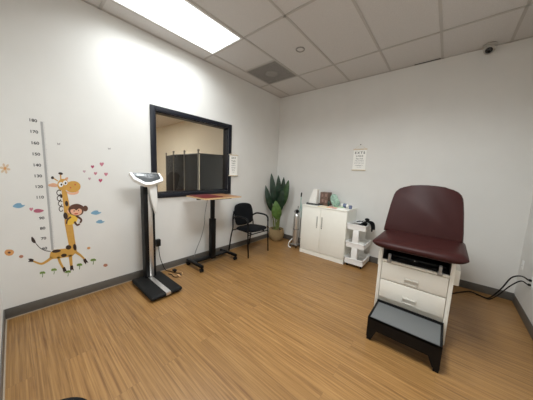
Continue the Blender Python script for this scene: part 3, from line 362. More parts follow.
('heart_sticker', 'dark red heart wall sticker, upper left in the heart cluster', 'wall sticker', 'heart stickers beside the giraffe', [('', 'd_red2', 1, [[(-3.2459, 1.3876), (-3.2372, 1.3982), (-3.2308, 1.4088), (-3.2311, 1.4181), (-3.2368, 1.4224), (-3.2422, 1.4193), (-3.2447, 1.4137), (-3.2466, 1.4191), (-3.2517, 1.4216), (-3.2578, 1.4167), (-3.259, 1.4074), (-3.2536, 1.3975)]])]),
('heart_sticker', 'pink heart wall sticker in the middle of the heart cluster', 'wall sticker', 'heart stickers beside the giraffe', [('', 'd_pink', 1, [[(-3.2236, 1.3162), (-3.2148, 1.3267), (-3.2082, 1.3373), (-3.2085, 1.3467), (-3.2144, 1.3513), (-3.2198, 1.3483), (-3.2224, 1.3426), (-3.2244, 1.3481), (-3.2295, 1.3508), (-3.2357, 1.3459), (-3.2369, 1.3365), (-3.2314, 1.3263)]])]),
('heart_sticker', 'pink heart wall sticker at the far right of the heart cluster', 'wall sticker', 'heart stickers beside the giraffe', [('', 'd_pink', 1, [[(-3.1306, 1.3069), (-3.1199, 1.3193), (-3.112, 1.3318), (-3.1124, 1.3429), (-3.1196, 1.3483), (-3.1262, 1.3447), (-3.1292, 1.338), (-3.1317, 1.3446), (-3.1379, 1.3477), (-3.1455, 1.342), (-3.1468, 1.3309), (-3.1401, 1.3189)]])]),
('heart_sticker', 'dark pink heart wall sticker, lowest of the heart cluster', 'wall sticker', 'heart stickers beside the giraffe', [('', 'd_red2', 1, [[(-3.1833, 1.2375), (-3.173, 1.2496), (-3.1653, 1.2617), (-3.1657, 1.2727), (-3.1726, 1.2782), (-3.179, 1.2749), (-3.182, 1.2683), (-3.1843, 1.2748), (-3.1904, 1.2781), (-3.1977, 1.2726), (-3.1991, 1.2616), (-3.1926, 1.2496)]])]),
('heart_sticker', 'pale mauve heart wall sticker nearest the giraffe muzzle', 'wall sticker', 'heart stickers beside the giraffe', [('', 'd_mauve', 1, [[(-3.3167, 1.3378), (-3.3095, 1.3466), (-3.3042, 1.3554), (-3.3044, 1.3632), (-3.3091, 1.3669), (-3.3135, 1.3644), (-3.3156, 1.3597), (-3.3172, 1.3643), (-3.3213, 1.3665), (-3.3263, 1.3624), (-3.3273, 1.3546), (-3.3229, 1.3462)]])]),
('heart_sticker', 'pale mauve heart wall sticker low left in the heart cluster', 'wall sticker', 'heart stickers beside the giraffe', [('', 'd_mauve', 1, [[(-3.2772, 1.262), (-3.2698, 1.2708), (-3.2644, 1.2797), (-3.2646, 1.2877), (-3.2695, 1.2916), (-3.274, 1.2892), (-3.2761, 1.2844), (-3.2777, 1.2891), (-3.282, 1.2915), (-3.2872, 1.2874), (-3.2882, 1.2795), (-3.2836, 1.2708)]])]),
('butterfly_sticker', 'tiny grey butterfly wall sticker above the giraffe horns', 'wall sticker', 'butterfly stickers', [('', 'd_grey', 1, [[(-3.4938, 1.6156), (-3.4895, 1.6189), (-3.4851, 1.6244), (-3.4821, 1.6271), (-3.4817, 1.6244), (-3.4829, 1.6188), (-3.4841, 1.6136), (-3.4849, 1.6093), (-3.4858, 1.6055), (-3.4872, 1.6032), (-3.4892, 1.6039), (-3.4917, 1.6061), (-3.4943, 1.6073), (-3.4971, 1.6055), (-3.4998, 1.6025), (-3.502, 1.6014), (-3.5031, 1.6033), (-3.5036, 1.607), (-3.5039, 1.611), (-3.5045, 1.616), (-3.505, 1.6213), (-3.5043, 1.6242), (-3.5017, 1.6222), (-3.4978, 1.6178)]])]),
('butterfly_sticker', 'tiny grey butterfly wall sticker high above the hearts', 'wall sticker', 'butterfly stickers', [('', 'd_grey', 1, [[(-3.0875, 1.6159), (-3.0827, 1.6191), (-3.0778, 1.6245), (-3.0745, 1.6272), (-3.074, 1.6245), (-3.0752, 1.619), (-3.0765, 1.6138), (-3.0772, 1.6097), (-3.0782, 1.6058), (-3.0797, 1.6036), (-3.082, 1.6043), (-3.0849, 1.6065), (-3.0878, 1.6076), (-3.0909, 1.6059), (-3.094, 1.603), (-3.0964, 1.6018), (-3.0977, 1.6037), (-3.0983, 1.6073), (-3.0987, 1.6113), (-3.0996, 1.6162), (-3.1003, 1.6214), (-3.0996, 1.6243), (-3.0965, 1.6223), (-3.0921, 1.618)]])]),
('flower_sticker', 'pale tan six-petal flower wall sticker left of the height chart', 'wall sticker', None, [('petals', 'd_tan', 1, [[(-3.8132, 1.3535), (-3.8168, 1.3479), (-3.8236, 1.3457), (-3.831, 1.3478), (-3.8362, 1.3534), (-3.8372, 1.3602), (-3.8337, 1.3658), (-3.827, 1.368), (-3.8196, 1.3659), (-3.8143, 1.3604)], [(-3.836, 1.3172), (-3.8405, 1.3186), (-3.8442, 1.3264), (-3.8459, 1.3376), (-3.8447, 1.348), (-3.8413, 1.3536), (-3.8368, 1.3523), (-3.833, 1.3446), (-3.8314, 1.3333), (-3.8325, 1.3228)], [(-3.8647, 1.3258), (-3.8657, 1.3326), (-3.8628, 1.3424), (-3.8572, 1.3515), (-3.851, 1.3563), (-3.8465, 1.3551), (-3.8456, 1.3483), (-3.8485, 1.3384), (-3.8541, 1.3293), (-3.8603, 1.3245)], [(-3.871, 1.3696), (-3.8676, 1.3751), (-3.861, 1.3773), (-3.8538, 1.3754), (-3.8487, 1.3699), (-3.8477, 1.3631), (-3.8512, 1.3576), (-3.8578, 1.3554), (-3.865, 1.3575), (-3.87, 1.3629)], [(-3.8489, 1.4056), (-3.8445, 1.4044), (-3.8407, 1.3968), (-3.8391, 1.3857), (-3.8402, 1.3753), (-3.8436, 1.3697), (-3.8481, 1.371), (-3.8518, 1.3786), (-3.8534, 1.3897), (-3.8523, 1.4)], [(-3.8199, 1.398), (-3.8189, 1.3912), (-3.8218, 1.3812), (-3.8276, 1.372), (-3.8339, 1.367), (-3.8384, 1.3682), (-3.8394, 1.3751), (-3.8365, 1.385), (-3.8308, 1.3942), (-3.8244, 1.3992)]]), ('center', 'd_orange2', 2, [[(-3.8342, 1.362), (-3.835, 1.3576), (-3.8367, 1.3537), (-3.8391, 1.3507), (-3.8419, 1.3491), (-3.8448, 1.349), (-3.8473, 1.3504), (-3.8493, 1.3532), (-3.8505, 1.357), (-3.8507, 1.3613), (-3.8499, 1.3657), (-3.8482, 1.3696), (-3.8458, 1.3726), (-3.843, 1.3742), (-3.8402, 1.3744), (-3.8376, 1.373), (-3.8356, 1.3702), (-3.8344, 1.3664)]])]),
('cloud_sticker', 'blue cloud wall sticker left of the height chart', 'wall sticker', 'blue cloud stickers', [('', 'd_blue', 1, [[(-3.822, 1.0331), (-3.8168, 1.0404), (-3.8082, 1.0487), (-3.7993, 1.0547), (-3.7906, 1.057), (-3.7817, 1.057), (-3.7746, 1.0551), (-3.771, 1.05), (-3.7692, 1.0429), (-3.7664, 1.0376), (-3.7601, 1.0365), (-3.7528, 1.0372), (-3.7491, 1.0361), (-3.7514, 1.0309), (-3.7574, 1.0239), (-3.7645, 1.0181), (-3.7723, 1.0143), (-3.7813, 1.0117), (-3.79, 1.0109), (-3.7986, 1.0128), (-3.8071, 1.0164), (-3.8138, 1.0204), (-3.8188, 1.0241), (-3.8221, 1.0281)]])]),
('cloud_sticker', 'blue cloud wall sticker at the monkey head height', 'wall sticker', 'blue cloud stickers', [('', 'd_blue', 1, [[(-3.2833, 0.9075), (-3.277, 0.915), (-3.2662, 0.9235), (-3.2551, 0.9295), (-3.2441, 0.9316), (-3.2328, 0.9311), (-3.2236, 0.9286), (-3.2187, 0.923), (-3.2162, 0.9154), (-3.2124, 0.9097), (-3.2044, 0.9082), (-3.195, 0.9086), (-3.1903, 0.9072), (-3.1931, 0.9018), (-3.2005, 0.8947), (-3.2094, 0.889), (-3.2192, 0.8854), (-3.2305, 0.8831), (-3.2416, 0.8827), (-3.2527, 0.8851), (-3.2637, 0.8895), (-3.2724, 0.894), (-3.2789, 0.898), (-3.2833, 0.9023)]])]),
('cloud_sticker', 'blue cloud wall sticker just below the other cloud near the monkey', 'wall sticker', 'blue cloud stickers', [('', 'd_blue', 1, [[(-3.2443, 0.8018), (-3.2388, 0.8081), (-3.2296, 0.8153), (-3.2201, 0.8202), (-3.2107, 0.8217), (-3.2009, 0.8209), (-3.1931, 0.8185), (-3.1889, 0.8136), (-3.1868, 0.8071), (-3.1835, 0.8021), (-3.1767, 0.8006), (-3.1687, 0.8006), (-3.1646, 0.7993), (-3.167, 0.7948), (-3.1733, 0.789), (-3.1809, 0.7844), (-3.1893, 0.7816), (-3.1989, 0.78), (-3.2084, 0.78), (-3.218, 0.7824), (-3.2273, 0.7864), (-3.2348, 0.7905), (-3.2405, 0.7939), (-3.2442, 0.7975)]])]),
('bird_sticker', 'dark pink bird wall sticker on the left of the height chart', 'wall sticker', None, [('body', 'd_pink2', 2, [[(-3.7008, 0.9749), (-3.6985, 0.9805), (-3.6935, 0.9861), (-3.6871, 0.99), (-3.6795, 0.9917), (-3.6706, 0.9917), (-3.6613, 0.9898), (-3.65, 0.9853), (-3.6383, 0.9788), (-3.6328, 0.9723), (-3.6377, 0.966), (-3.6489, 0.9599), (-3.6602, 0.956), (-3.6703, 0.9552), (-3.6807, 0.9566), (-3.689, 0.9593), (-3.6952, 0.9636), (-3.6994, 0.9693)]]), ('wing', 'd_pink', 1, [[(-3.715, 0.9741), (-3.7075, 0.9836), (-3.7018, 0.9934), (-3.7018, 1.0029), (-3.7065, 1.0081), (-3.7111, 1.0057), (-3.7133, 1.0002), (-3.7148, 1.006), (-3.719, 1.0092), (-3.7242, 1.0051), (-3.7254, 0.9958), (-3.7212, 0.9851)]])]),
('sprout_sticker', 'leftmost green sprout sticker under the giraffe', 'wall sticker', 'green sprout stickers under the giraffe', [('leaf', 'd_green', 1, [[(-3.6777, 0.3676), (-3.6775, 0.3635), (-3.6786, 0.3594), (-3.681, 0.3559), (-3.6843, 0.3533), (-3.6881, 0.352), (-3.6919, 0.3521), (-3.6954, 0.3536), (-3.698, 0.3563), (-3.6995, 0.3599), (-3.6997, 0.364), (-3.6985, 0.3681), (-3.6962, 0.3716), (-3.693, 0.3742), (-3.6892, 0.3755), (-3.6853, 0.3755), (-3.6819, 0.374), (-3.6792, 0.3713)], [(-3.6613, 0.3508), (-3.663, 0.348), (-3.6659, 0.3468), (-3.6694, 0.3472), (-3.6732, 0.3492), (-3.6769, 0.3527), (-3.68, 0.357), (-3.6821, 0.3618), (-3.6829, 0.3664), (-3.6825, 0.3704), (-3.6807, 0.3731), (-3.6779, 0.3744), (-3.6744, 0.374), (-3.6706, 0.3719), (-3.6669, 0.3685), (-3.6638, 0.3642), (-3.6617, 0.3594), (-3.6608, 0.3547)]]), ('stem', 'd_green2', 1, [[(-3.6826, 0.3587), (-3.6825, 0.3521), (-3.6823, 0.3453), (-3.6822, 0.339), (-3.6825, 0.3336), (-3.6832, 0.3293), (-3.6842, 0.3255), (-3.6855, 0.3218), (-3.6867, 0.3179), (-3.6829, 0.3144), (-3.6817, 0.3183), (-3.6804, 0.3221), (-3.6792, 0.3265), (-3.6784, 0.3317), (-3.678, 0.3379), (-3.6781, 0.3446), (-3.6783, 0.3515), (-3.6784, 0.3581)]])]),
('sprout_sticker', 'green sprout sticker left of the middle giraffe hooves', 'wall sticker', 'green sprout stickers under the giraffe', [('leaf', 'd_green', 1, [[(-3.5973, 0.3719), (-3.597, 0.3677), (-3.5982, 0.3635), (-3.6007, 0.3598), (-3.6042, 0.3572), (-3.6082, 0.3558), (-3.6123, 0.3559), (-3.6159, 0.3575), (-3.6187, 0.3603), (-3.6203, 0.364), (-3.6205, 0.3682), (-3.6194, 0.3724), (-3.6169, 0.376), (-3.6135, 0.3787), (-3.6095, 0.3801), (-3.6054, 0.38), (-3.6017, 0.3785), (-3.5989, 0.3757)], [(-3.5798, 0.3546), (-3.5816, 0.3518), (-3.5846, 0.3505), (-3.5884, 0.3509), (-3.5925, 0.353), (-3.5964, 0.3565), (-3.5996, 0.361), (-3.6019, 0.3659), (-3.6028, 0.3707), (-3.6023, 0.3747), (-3.6005, 0.3776), (-3.5976, 0.3789), (-3.5938, 0.3785), (-3.5898, 0.3764), (-3.5858, 0.3729), (-3.5826, 0.3684), (-3.5803, 0.3635), (-3.5793, 0.3587)]]), ('stem', 'd_green2', 1, [[(-3.6024, 0.3628), (-3.6023, 0.3559), (-3.602, 0.3489), (-3.6019, 0.3424), (-3.6022, 0.3369), (-3.6029, 0.3325), (-3.604, 0.3286), (-3.6053, 0.3248), (-3.6066, 0.3208), (-3.6026, 0.3172), (-3.6013, 0.3212), (-3.6, 0.3251), (-3.5987, 0.3296), (-3.5978, 0.335), (-3.5975, 0.3414), (-3.5976, 0.3483), (-3.5979, 0.3553), (-3.598, 0.3621)]])]),
('sprout_sticker', 'green sprout sticker between the middle giraffe hooves', 'wall sticker', 'green sprout stickers under the giraffe', [('leaf', 'd_green', 1, [[(-3.4962, 0.3167), (-3.4959, 0.3123), (-3.4972, 0.308), (-3.4998, 0.3042), (-3.5035, 0.3015), (-3.5078, 0.3001), (-3.5122, 0.3003), (-3.5162, 0.302), (-3.5192, 0.305), (-3.5209, 0.3089), (-3.5212, 0.3133), (-3.5199, 0.3176), (-3.5173, 0.3214), (-3.5137, 0.3241), (-3.5094, 0.3255), (-3.505, 0.3253), (-3.501, 0.3236), (-3.498, 0.3207)], [(-3.4773, 0.2983), (-3.4792, 0.2954), (-3.4824, 0.2941), (-3.4865, 0.2947), (-3.4909, 0.2969), (-3.4951, 0.3007), (-3.4987, 0.3054), (-3.5011, 0.3106), (-3.5021, 0.3156), (-3.5016, 0.3198), (-3.4997, 0.3227), (-3.4965, 0.324), (-3.4925, 0.3235), (-3.4881, 0.3212), (-3.4839, 0.3175), (-3.4803, 0.3128), (-3.4779, 0.3076), (-3.4768, 0.3025)]]), ('stem', 'd_green2', 1, [[(-3.5017, 0.3073), (-3.5015, 0.3001), (-3.5012, 0.2929), (-3.501, 0.2861), (-3.5013, 0.2803), (-3.502, 0.2757), (-3.5032, 0.2717), (-3.5046, 0.2678), (-3.5059, 0.2636), (-3.5015, 0.2598), (-3.5002, 0.2639), (-3.4988, 0.268), (-3.4975, 0.2726), (-3.4965, 0.2782), (-3.4963, 0.2849), (-3.4964, 0.2921), (-3.4967, 0.2994), (-3.4969, 0.3065)]])]),
('sprout_sticker', 'green sprout sticker right of the middle giraffe hooves', 'wall sticker', 'green sprout stickers under the giraffe', [('leaf', 'd_green', 1, [[(-3.4021, 0.3642), (-3.4018, 0.3596), (-3.4031, 0.3551), (-3.4059, 0.3512), (-3.4098, 0.3484), (-3.4144, 0.3469), (-3.4191, 0.3471), (-3.4233, 0.3487), (-3.4265, 0.3518), (-3.4284, 0.3558), (-3.4287, 0.3602), (-3.4274, 0.3647), (-3.4246, 0.3686), (-3.4207, 0.3714), (-3.4162, 0.3729), (-3.4115, 0.3728), (-3.4073, 0.3712), (-3.404, 0.3682)], [(-3.3819, 0.3456), (-3.384, 0.3425), (-3.3874, 0.3412), (-3.3917, 0.3417), (-3.3964, 0.3439), (-3.4009, 0.3477), (-3.4047, 0.3525), (-3.4073, 0.3578), (-3.4084, 0.3629), (-3.4079, 0.3672), (-3.4059, 0.3702), (-3.4025, 0.3716), (-3.3983, 0.3711), (-3.3936, 0.3689), (-3.3891, 0.3652), (-3.3852, 0.3604), (-3.3826, 0.3551), (-3.3814, 0.3499)]]), ('stem', 'd_green2', 1, [[(-3.4079, 0.3544), (-3.4076, 0.347), (-3.4073, 0.3396), (-3.4071, 0.3326), (-3.4073, 0.3267), (-3.4081, 0.3219), (-3.4093, 0.3178), (-3.4108, 0.3138), (-3.4122, 0.3094), (-3.4075, 0.3056), (-3.4061, 0.3099), (-3.4046, 0.3141), (-3.4032, 0.3189), (-3.4023, 0.3246), (-3.402, 0.3315), (-3.4022, 0.3388), (-3.4026, 0.3464), (-3.4029, 0.3537)]])]),
('sprout_sticker', 'rightmost green sprout sticker beyond the giraffe front hoof', 'wall sticker', 'green sprout stickers under the giraffe', [('leaf', 'd_green', 1, [[(-3.2841, 0.3831), (-3.2837, 0.3784), (-3.2851, 0.3738), (-3.2881, 0.3697), (-3.2923, 0.3667), (-3.2972, 0.3652), (-3.3022, 0.3653), (-3.3068, 0.367), (-3.3103, 0.3701), (-3.3123, 0.3742), (-3.3127, 0.3789), (-3.3113, 0.3835), (-3.3084, 0.3876), (-3.3042, 0.3905), (-3.2993, 0.3921), (-3.2943, 0.392), (-3.2897, 0.3904), (-3.2862, 0.3873)], [(-3.2622, 0.364), (-3.2644, 0.3608), (-3.2681, 0.3594), (-3.2727, 0.3599), (-3.2778, 0.3622), (-3.2827, 0.3661), (-3.2868, 0.371), (-3.2896, 0.3765), (-3.2909, 0.3817), (-3.2904, 0.3862), (-3.2882, 0.3894), (-3.2846, 0.3908), (-3.28, 0.3904), (-3.2749, 0.3881), (-3.27, 0.3843), (-3.2659, 0.3793), (-3.263, 0.3738), (-3.2617, 0.3685)]]), ('stem', 'd_green2', 1, [[(-3.2903, 0.373), (-3.2899, 0.3653), (-3.2895, 0.3576), (-3.2892, 0.3504), (-3.2894, 0.3442), (-3.2903, 0.3393), (-3.2915, 0.3351), (-3.2931, 0.3308), (-3.2946, 0.3263), (-3.2895, 0.3224), (-3.2881, 0.3268), (-3.2865, 0.3311), (-3.285, 0.3361), (-3.284, 0.3421), (-3.2838, 0.3492), (-3.284, 0.3569), (-3.2845, 0.3647), (-3.2848, 0.3723)]])]),
('flower_sticker', 'large orange-brown flower sticker at far left below the giraffe tail', 'wall sticker', None, [('petals', 'd_orange2', 1, [[(-3.8969, 0.6239), (-3.8958, 0.6296), (-3.8935, 0.6355), (-3.8904, 0.6406), (-3.8871, 0.6443), (-3.8834, 0.646), (-3.8792, 0.6463), (-3.8747, 0.6457), (-3.87, 0.6446), (-3.8651, 0.6431), (-3.8597, 0.6411), (-3.8546, 0.6384), (-3.8506, 0.635), (-3.8474, 0.6307), (-3.845, 0.6255), (-3.8435, 0.6199), (-3.8432, 0.6143), (-3.8443, 0.6083), (-3.8466, 0.6017), (-3.8498, 0.5957), (-3.8535, 0.5913), (-3.8581, 0.5886), (-3.8634, 0.5871), (-3.869, 0.5868), (-3.874, 0.5876), (-3.8785, 0.5896), (-3.8829, 0.5928), (-3.8868, 0.5968), (-3.8901, 0.6013), (-3.8928, 0.6063), (-3.8951, 0.6122), (-3.8966, 0.6182)]]), ('center', 'd_brown', 2, [[(-3.8621, 0.6146), (-3.8628, 0.6116), (-3.8645, 0.6093), (-3.8669, 0.6078), (-3.8697, 0.6075), (-3.8726, 0.6083), (-3.8753, 0.6101), (-3.8774, 0.6127), (-3.8787, 0.6158), (-3.8789, 0.6191), (-3.8782, 0.6221), (-3.8766, 0.6244), (-3.8742, 0.6259), (-3.8714, 0.6262), (-3.8685, 0.6255), (-3.8658, 0.6237), (-3.8637, 0.621), (-3.8624, 0.6179)]])]),
('flower_sticker', 'small brown flower sticker left of the giraffe rear hoof', 'wall sticker', 'small flower stickers', [('', 'd_brown2', 1, [[(-3.817, 0.5646), (-3.8152, 0.5689), (-3.8119, 0.5727), (-3.8081, 0.575), (-3.8037, 0.5752), (-3.7987, 0.5739), (-3.7947, 0.5713), (-3.7921, 0.5672), (-3.7904, 0.5619), (-3.7902, 0.5571), (-3.792, 0.5528), (-3.7953, 0.5489), (-3.7991, 0.5466), (-3.8036, 0.5464), (-3.8085, 0.5478), (-3.8125, 0.5504), (-3.8151, 0.5545), (-3.8168, 0.5598)]])]),
('flower_sticker', 'tiny orange flower sticker right of the giraffe body', 'wall sticker', 'small flower stickers', [('', 'd_orange2', 1, [[(-3.3342, 0.5258), (-3.3324, 0.5298), (-3.3289, 0.5333), (-3.3248, 0.5354), (-3.32, 0.5356), (-3.3145, 0.5342), (-3.31, 0.5318), (-3.307, 0.528), (-3.305, 0.523), (-3.3046, 0.5185), (-3.3065, 0.5145), (-3.31, 0.511), (-3.3141, 0.5089), (-3.319, 0.5088), (-3.3245, 0.5102), (-3.3289, 0.5126), (-3.3319, 0.5165), (-3.3339, 0.5214)]])]),
('flower_sticker', 'small brown-red flower sticker near the baseboard, rightmost of the flowers', 'wall sticker', 'small flower stickers', [('', 'd_brown2', 1, [[(-3.2005, 0.2868), (-3.1979, 0.292), (-3.193, 0.2965), (-3.1872, 0.299), (-3.1803, 0.2987), (-3.1725, 0.2962), (-3.1661, 0.2925), (-3.1617, 0.2868), (-3.1588, 0.2798), (-3.1583, 0.2735), (-3.1609, 0.2683), (-3.1659, 0.2637), (-3.1718, 0.2613), (-3.1787, 0.2617), (-3.1865, 0.2642), (-3.1928, 0.2681), (-3.1971, 0.2737), (-3.2, 0.2806)]])])
]

def sticker(polys, layer, name, col, parent=None):
    mb = MB(); z0 = .0002; z1 = .0007 + .0004*layer
    for pl in polys: mb.prism([(z0, y, z) for y, z in pl], (z1-z0, 0, 0))
    if parent is None:
        c = polys[0]; loc = (0, sum(p[0] for p in c)/len(c), min(p[1] for p in c))
        return mb.build(name, col, None, loc=loc, smooth=0)
    return mb.build(name, col, parent, smooth=0)
for name, label, cat, group, parts in DECALS:
    if len(parts) == 1:
        pn, col, layer, polys = parts[0]
        tag(sticker(polys, layer, name, col), label, cat, group)
    else:
        pl = parts[0][3][0]
        t = thing(name, label, cat, (0, sum(p[0] for p in pl)/len(pl), min(p[1] for p in pl)), group)
        for pn, col, layer, polys in parts: sticker(polys, layer, pn, col, t)
hc = thing('height_chart', 'tall grey height chart strip with centimetre numbers on the left wall', 'height chart', (0, -3.597, .57))
mb = MB(); mb.box((.0002, -3.606, .57), (.0010, -3.590, 1.80)); mb.build('ruler_strip', 'strip_grey', hc, smooth=0)
mb = MB()
for i in range(0, 121):
    z = .6 + i*.01; L = .012 if i % 5 else .02
    mb.box((.0002, -3.588, z-.0008), (.0008, -3.588+L*.5, z+.0008))
mb.build('tick_marks', 'pale_ink', hc, smooth=0)
for v in range(60, 190, 10):
    if v == 100: continue
    text('number', str(v), .036, 'ink', (.0006, -3.652, v/100), LEFT, hc)

# ------------------------------------------------------------------ physician scale
def scale():
    t = thing('physician_scale', 'digital column scale with black platform, silver pole and white display head', 'scale', (.2, -2.765, 0))
    yc = -2.772
    MB().box((.095, -2.955, .018), (.69, -2.605, .062), .022, 3).build('platform', 'black_rubber', t)
    for x in (.15, .63):
        for y in (-2.90, -2.66): MB().lathe([(.022, 0), (.022, .02)], (x, y, 0), seg=12).build('foot', 'black_plastic', t)
    mb = MB(); mb.box((.20, yc-.026, .0615), (.684, yc+.026, .0645), .001); mb.box((.684, yc-.026, .03), (.6925, yc+.026, .0645), .002)
    mb.build('center_strip', 'brushed', t)
    mb = MB()
    for y0, y1 in ((-2.822, -2.774), (-2.722, -2.699)): mb.box((.10, y0, .06), (.20, y1, 1.20), .004)
    mb.box((.10, -2.80, .06), (.13, -2.71, 1.20))
    mb.build('column', 'black_plastic', t)
    MB().box((.13, -2.7735, .06), (.195, -2.7225, 1.20), .003).build('column_face', 'brushed', t)
    # tapered white neck
    pts = [(.205, -2.790, 1.225), (.205, -2.690, 1.225), (.205, -2.686, 1.02), (.205, -2.700, .875), (.205, -2.712, .87), (.205, -2.755, 1.04)]
    MB().prism(pts, (.05, 0, 0), .008).build('neck', 'white_plastic', t)
    # display console, tilted towards the person
    o = V((.34, -2.805, 1.225)); su = V((0, 1, 0)); sv = V((-.62, 0, .78)).normalized(); sn = V((.78, 0, .62)).normalized()
    P = lambda u, v, n=0.: o + su*(u*.92) + sv*(v*.97) + sn*n
    outer = [(-.185, .17), (.165, .17), (.185, .09), (.175, .055), (.02, .0), (-.05, .0), (-.155, .075), (-.165, .10)]
    inner = [(-.160, .172), (.145, .172), (.160, .10), (.148, .078), (.015, .032), (-.045, .032), (-.128, .10), (-.138, .115)]
    n = len(outer); mb = MB(); bm = mb.bm
    # U-shaped rim with a real opening
    lo = [bm.verts.new(P(u, v, -.035)) for u, v in outer]; ho = [bm.verts.new(P(u, v, .012)) for u, v in outer]
    hi = [bm.verts.new(P(u, v, .012)) for u, v in inner]; li = [bm.verts.new(P(u, v, -.005)) for u, v in inner]
    bm.faces.new(lo)
    for i in range(n):
        j = (i+1) % n
        bm.faces.new((lo[i], lo[j], ho[j], ho[i])); bm.faces.new((ho[i], ho[j], hi[j], hi[i])); bm.faces.new((hi[i], hi[j], li[j], li[i]))
    bm.faces.new(li)
    mb.build('display_housing', 'white_plastic', t)
    MB().prism([P(u*.99, v*.99+.001, -.0045) for u, v in inner], sn*.010, .002).build('display_panel', 'dark_screen', t)
    MB().prism([P(u, v, .0058) for u, v in ((-.115, .125), (-.03, .125), (-.03, .16), (-.115, .16))], sn*.002).build('readout', 'lcd', t)
    mb = MB()
    for u in (-.0, .035, .07, .105):
        for v in (.12, .15): mb.prism([P(u+a, v+b, .0058) for a, b in ((0,0), (.022,0), (.022,.016), (0,.016))], sn*.0025)
    mb.build('keypad', 'key_grey', t)
scale()

# wall outlet + adapter by the scale, with its cord
def outlet(label, at, normal, group=None):
    t = thing('wall_outlet', label, 'outlet', at, group); a = V(at); n = V(normal); s = V((0, 1, 0)) if abs(n.x) else V((1, 0, 0))
    u = V((0, 0, 1))
    def bx(w, h, z0, z1, cz=0): return [a + s*x + u*(z+cz) + n*z0 for x, z in ((-w, -h), (w, -h), (w, h), (-w, h))], n*(z1-z0)
    MB().prism(*bx(.036, .058, 0, .006), .002).build('cover_plate', 'white_plastic', t)
    for cz in (.022, -.022):
        MB().prism(*bx(.017, .015, .006, .008, cz)).build('socket', 'paper', t)
    return t
outlet('white wall outlet behind the physician scale', (0, -2.60, .40), (1, 0, 0))
ad = thing('power_adapter', 'black power adapter behind the scale pole with its cord trailing on the floor', 'power adapter', (.010, -2.60, .40))
MB().box((.010, -2.632, .385), (.065, -2.575, .475), .006).build('adapter_body', 'black_plastic', ad)
MB().tube(smooth_path([(.05, -2.60, .39), (.06, -2.60, .30), (.05, -2.58, .2), (.045, -2.545, .09), (.05, -2.51, .014), (.11, -2.48, .008), (.20, -2.45, .008), (.28, -2.42, .008), (.33, -2.44, .008), (.335, -2.49, .008), (.29, -2.52, .008), (.22, -2.51, .008), (.17, -2.53, .008)]), .005, 6).build('cord', 'black_plastic', ad)
MB().tube(smooth_path([(.13, -2.44, .008), (.2, -2.40, .008), (.27, -2.39, .012), (.31, -2.41, .01)]), .007, 6).build('plug_lead', 'beige_plug', ad)
MB().box((.28, -2.475, .0), (.36, -2.45, .02), .004).build('plug', 'beige_plug', ad)
MB().box((.10, -2.445, .0), (.17, -2.405, .025), .005).build('connector', 'black_plastic', ad)

# ------------------------------------------------------------------ rolling height-adjustable desk
def desk():
    t = thing('rolling_desk', 'small rolling standing desk with wood top and black pedestal', 'desk', (.2, -1.88, 0))
    tp = MB(); tp.box((.12, -2.235, 1.038), (.585, -1.612, 1.056), .004); tp.build('tabletop', 'table_wood', t)
    e = MB()
    e.box((.5855, -2.232, 1.039), (.5885, -1.615, 1.055)); e.box((.123, -2.2385, 1.039), (.585, -2.2355, 1.055)); e.build('edge_band', 'table_edge', t, smooth=0)
    MB().box((.17, -1.872, .55), (.225, -1.822, 1.018), .004).build('upper_column', 'black_metal', t)
    MB().box((.158, -1.885, .05), (.237, -1.808, .685), .005).build('lower_column', 'black_metal', t)
    MB().box((.14, -2.02, 1.018), (.50, -1.73, 1.0375), .003).build('top_bracket', 'black_metal', t)
    MB().box((.13, -2.165, .065), (.235, -1.575, .090), .004).build('crossbar', 'black_metal', t)
    for y in (-2.185, -1.565):
        MB().box((.055, y-.022, .062), (.445, y+.022, .098), .006).build('foot_bar', 'black_metal', t)
        for x in (.075, .425):
            c = MB(); c.lathe([(.018, -.0), (.027, .002), (.027, .016), (.018, .018)], (x, y-.022, .028), 'y', 14); c.lathe([(.018, -.0), (.027, .002), (.027, .016), (.018, .018)], (x, y+.004, .028), 'y', 14)
            c.tube([(x, y-.02, .028), (x, y+.02, .028)], .007); c.tube([(x, y, .028), (x, y, .064)], .009)
            c.build('caster', 'black_rubber', t)
    k = MB().tube([(.36, -2.19, 1.018), (.36, -2.19, 1.0375)], .03, 14); k.build('crank_knob', 'black_plastic', t)
    MB().tube(smooth_path([(.16, -1.91, 1.01), (.11, -1.885, .95), (.075, -1.90, .75), (.07, -1.91, .57), (.06, -1.96, .37), (.06, -2.05, .18), (.075, -2.085, .10)]), .0045, 6).build('cable', 'grey_cable', t)
desk()
tag(MB().box((.15, -2.215, 1.0565), (.53, -1.91, 1.0645), .002).build('folder', 'red_folder', loc=(.35, -2.06, 1.0565)), 'dark red folder lying on the left half of the desk top', 'folder')

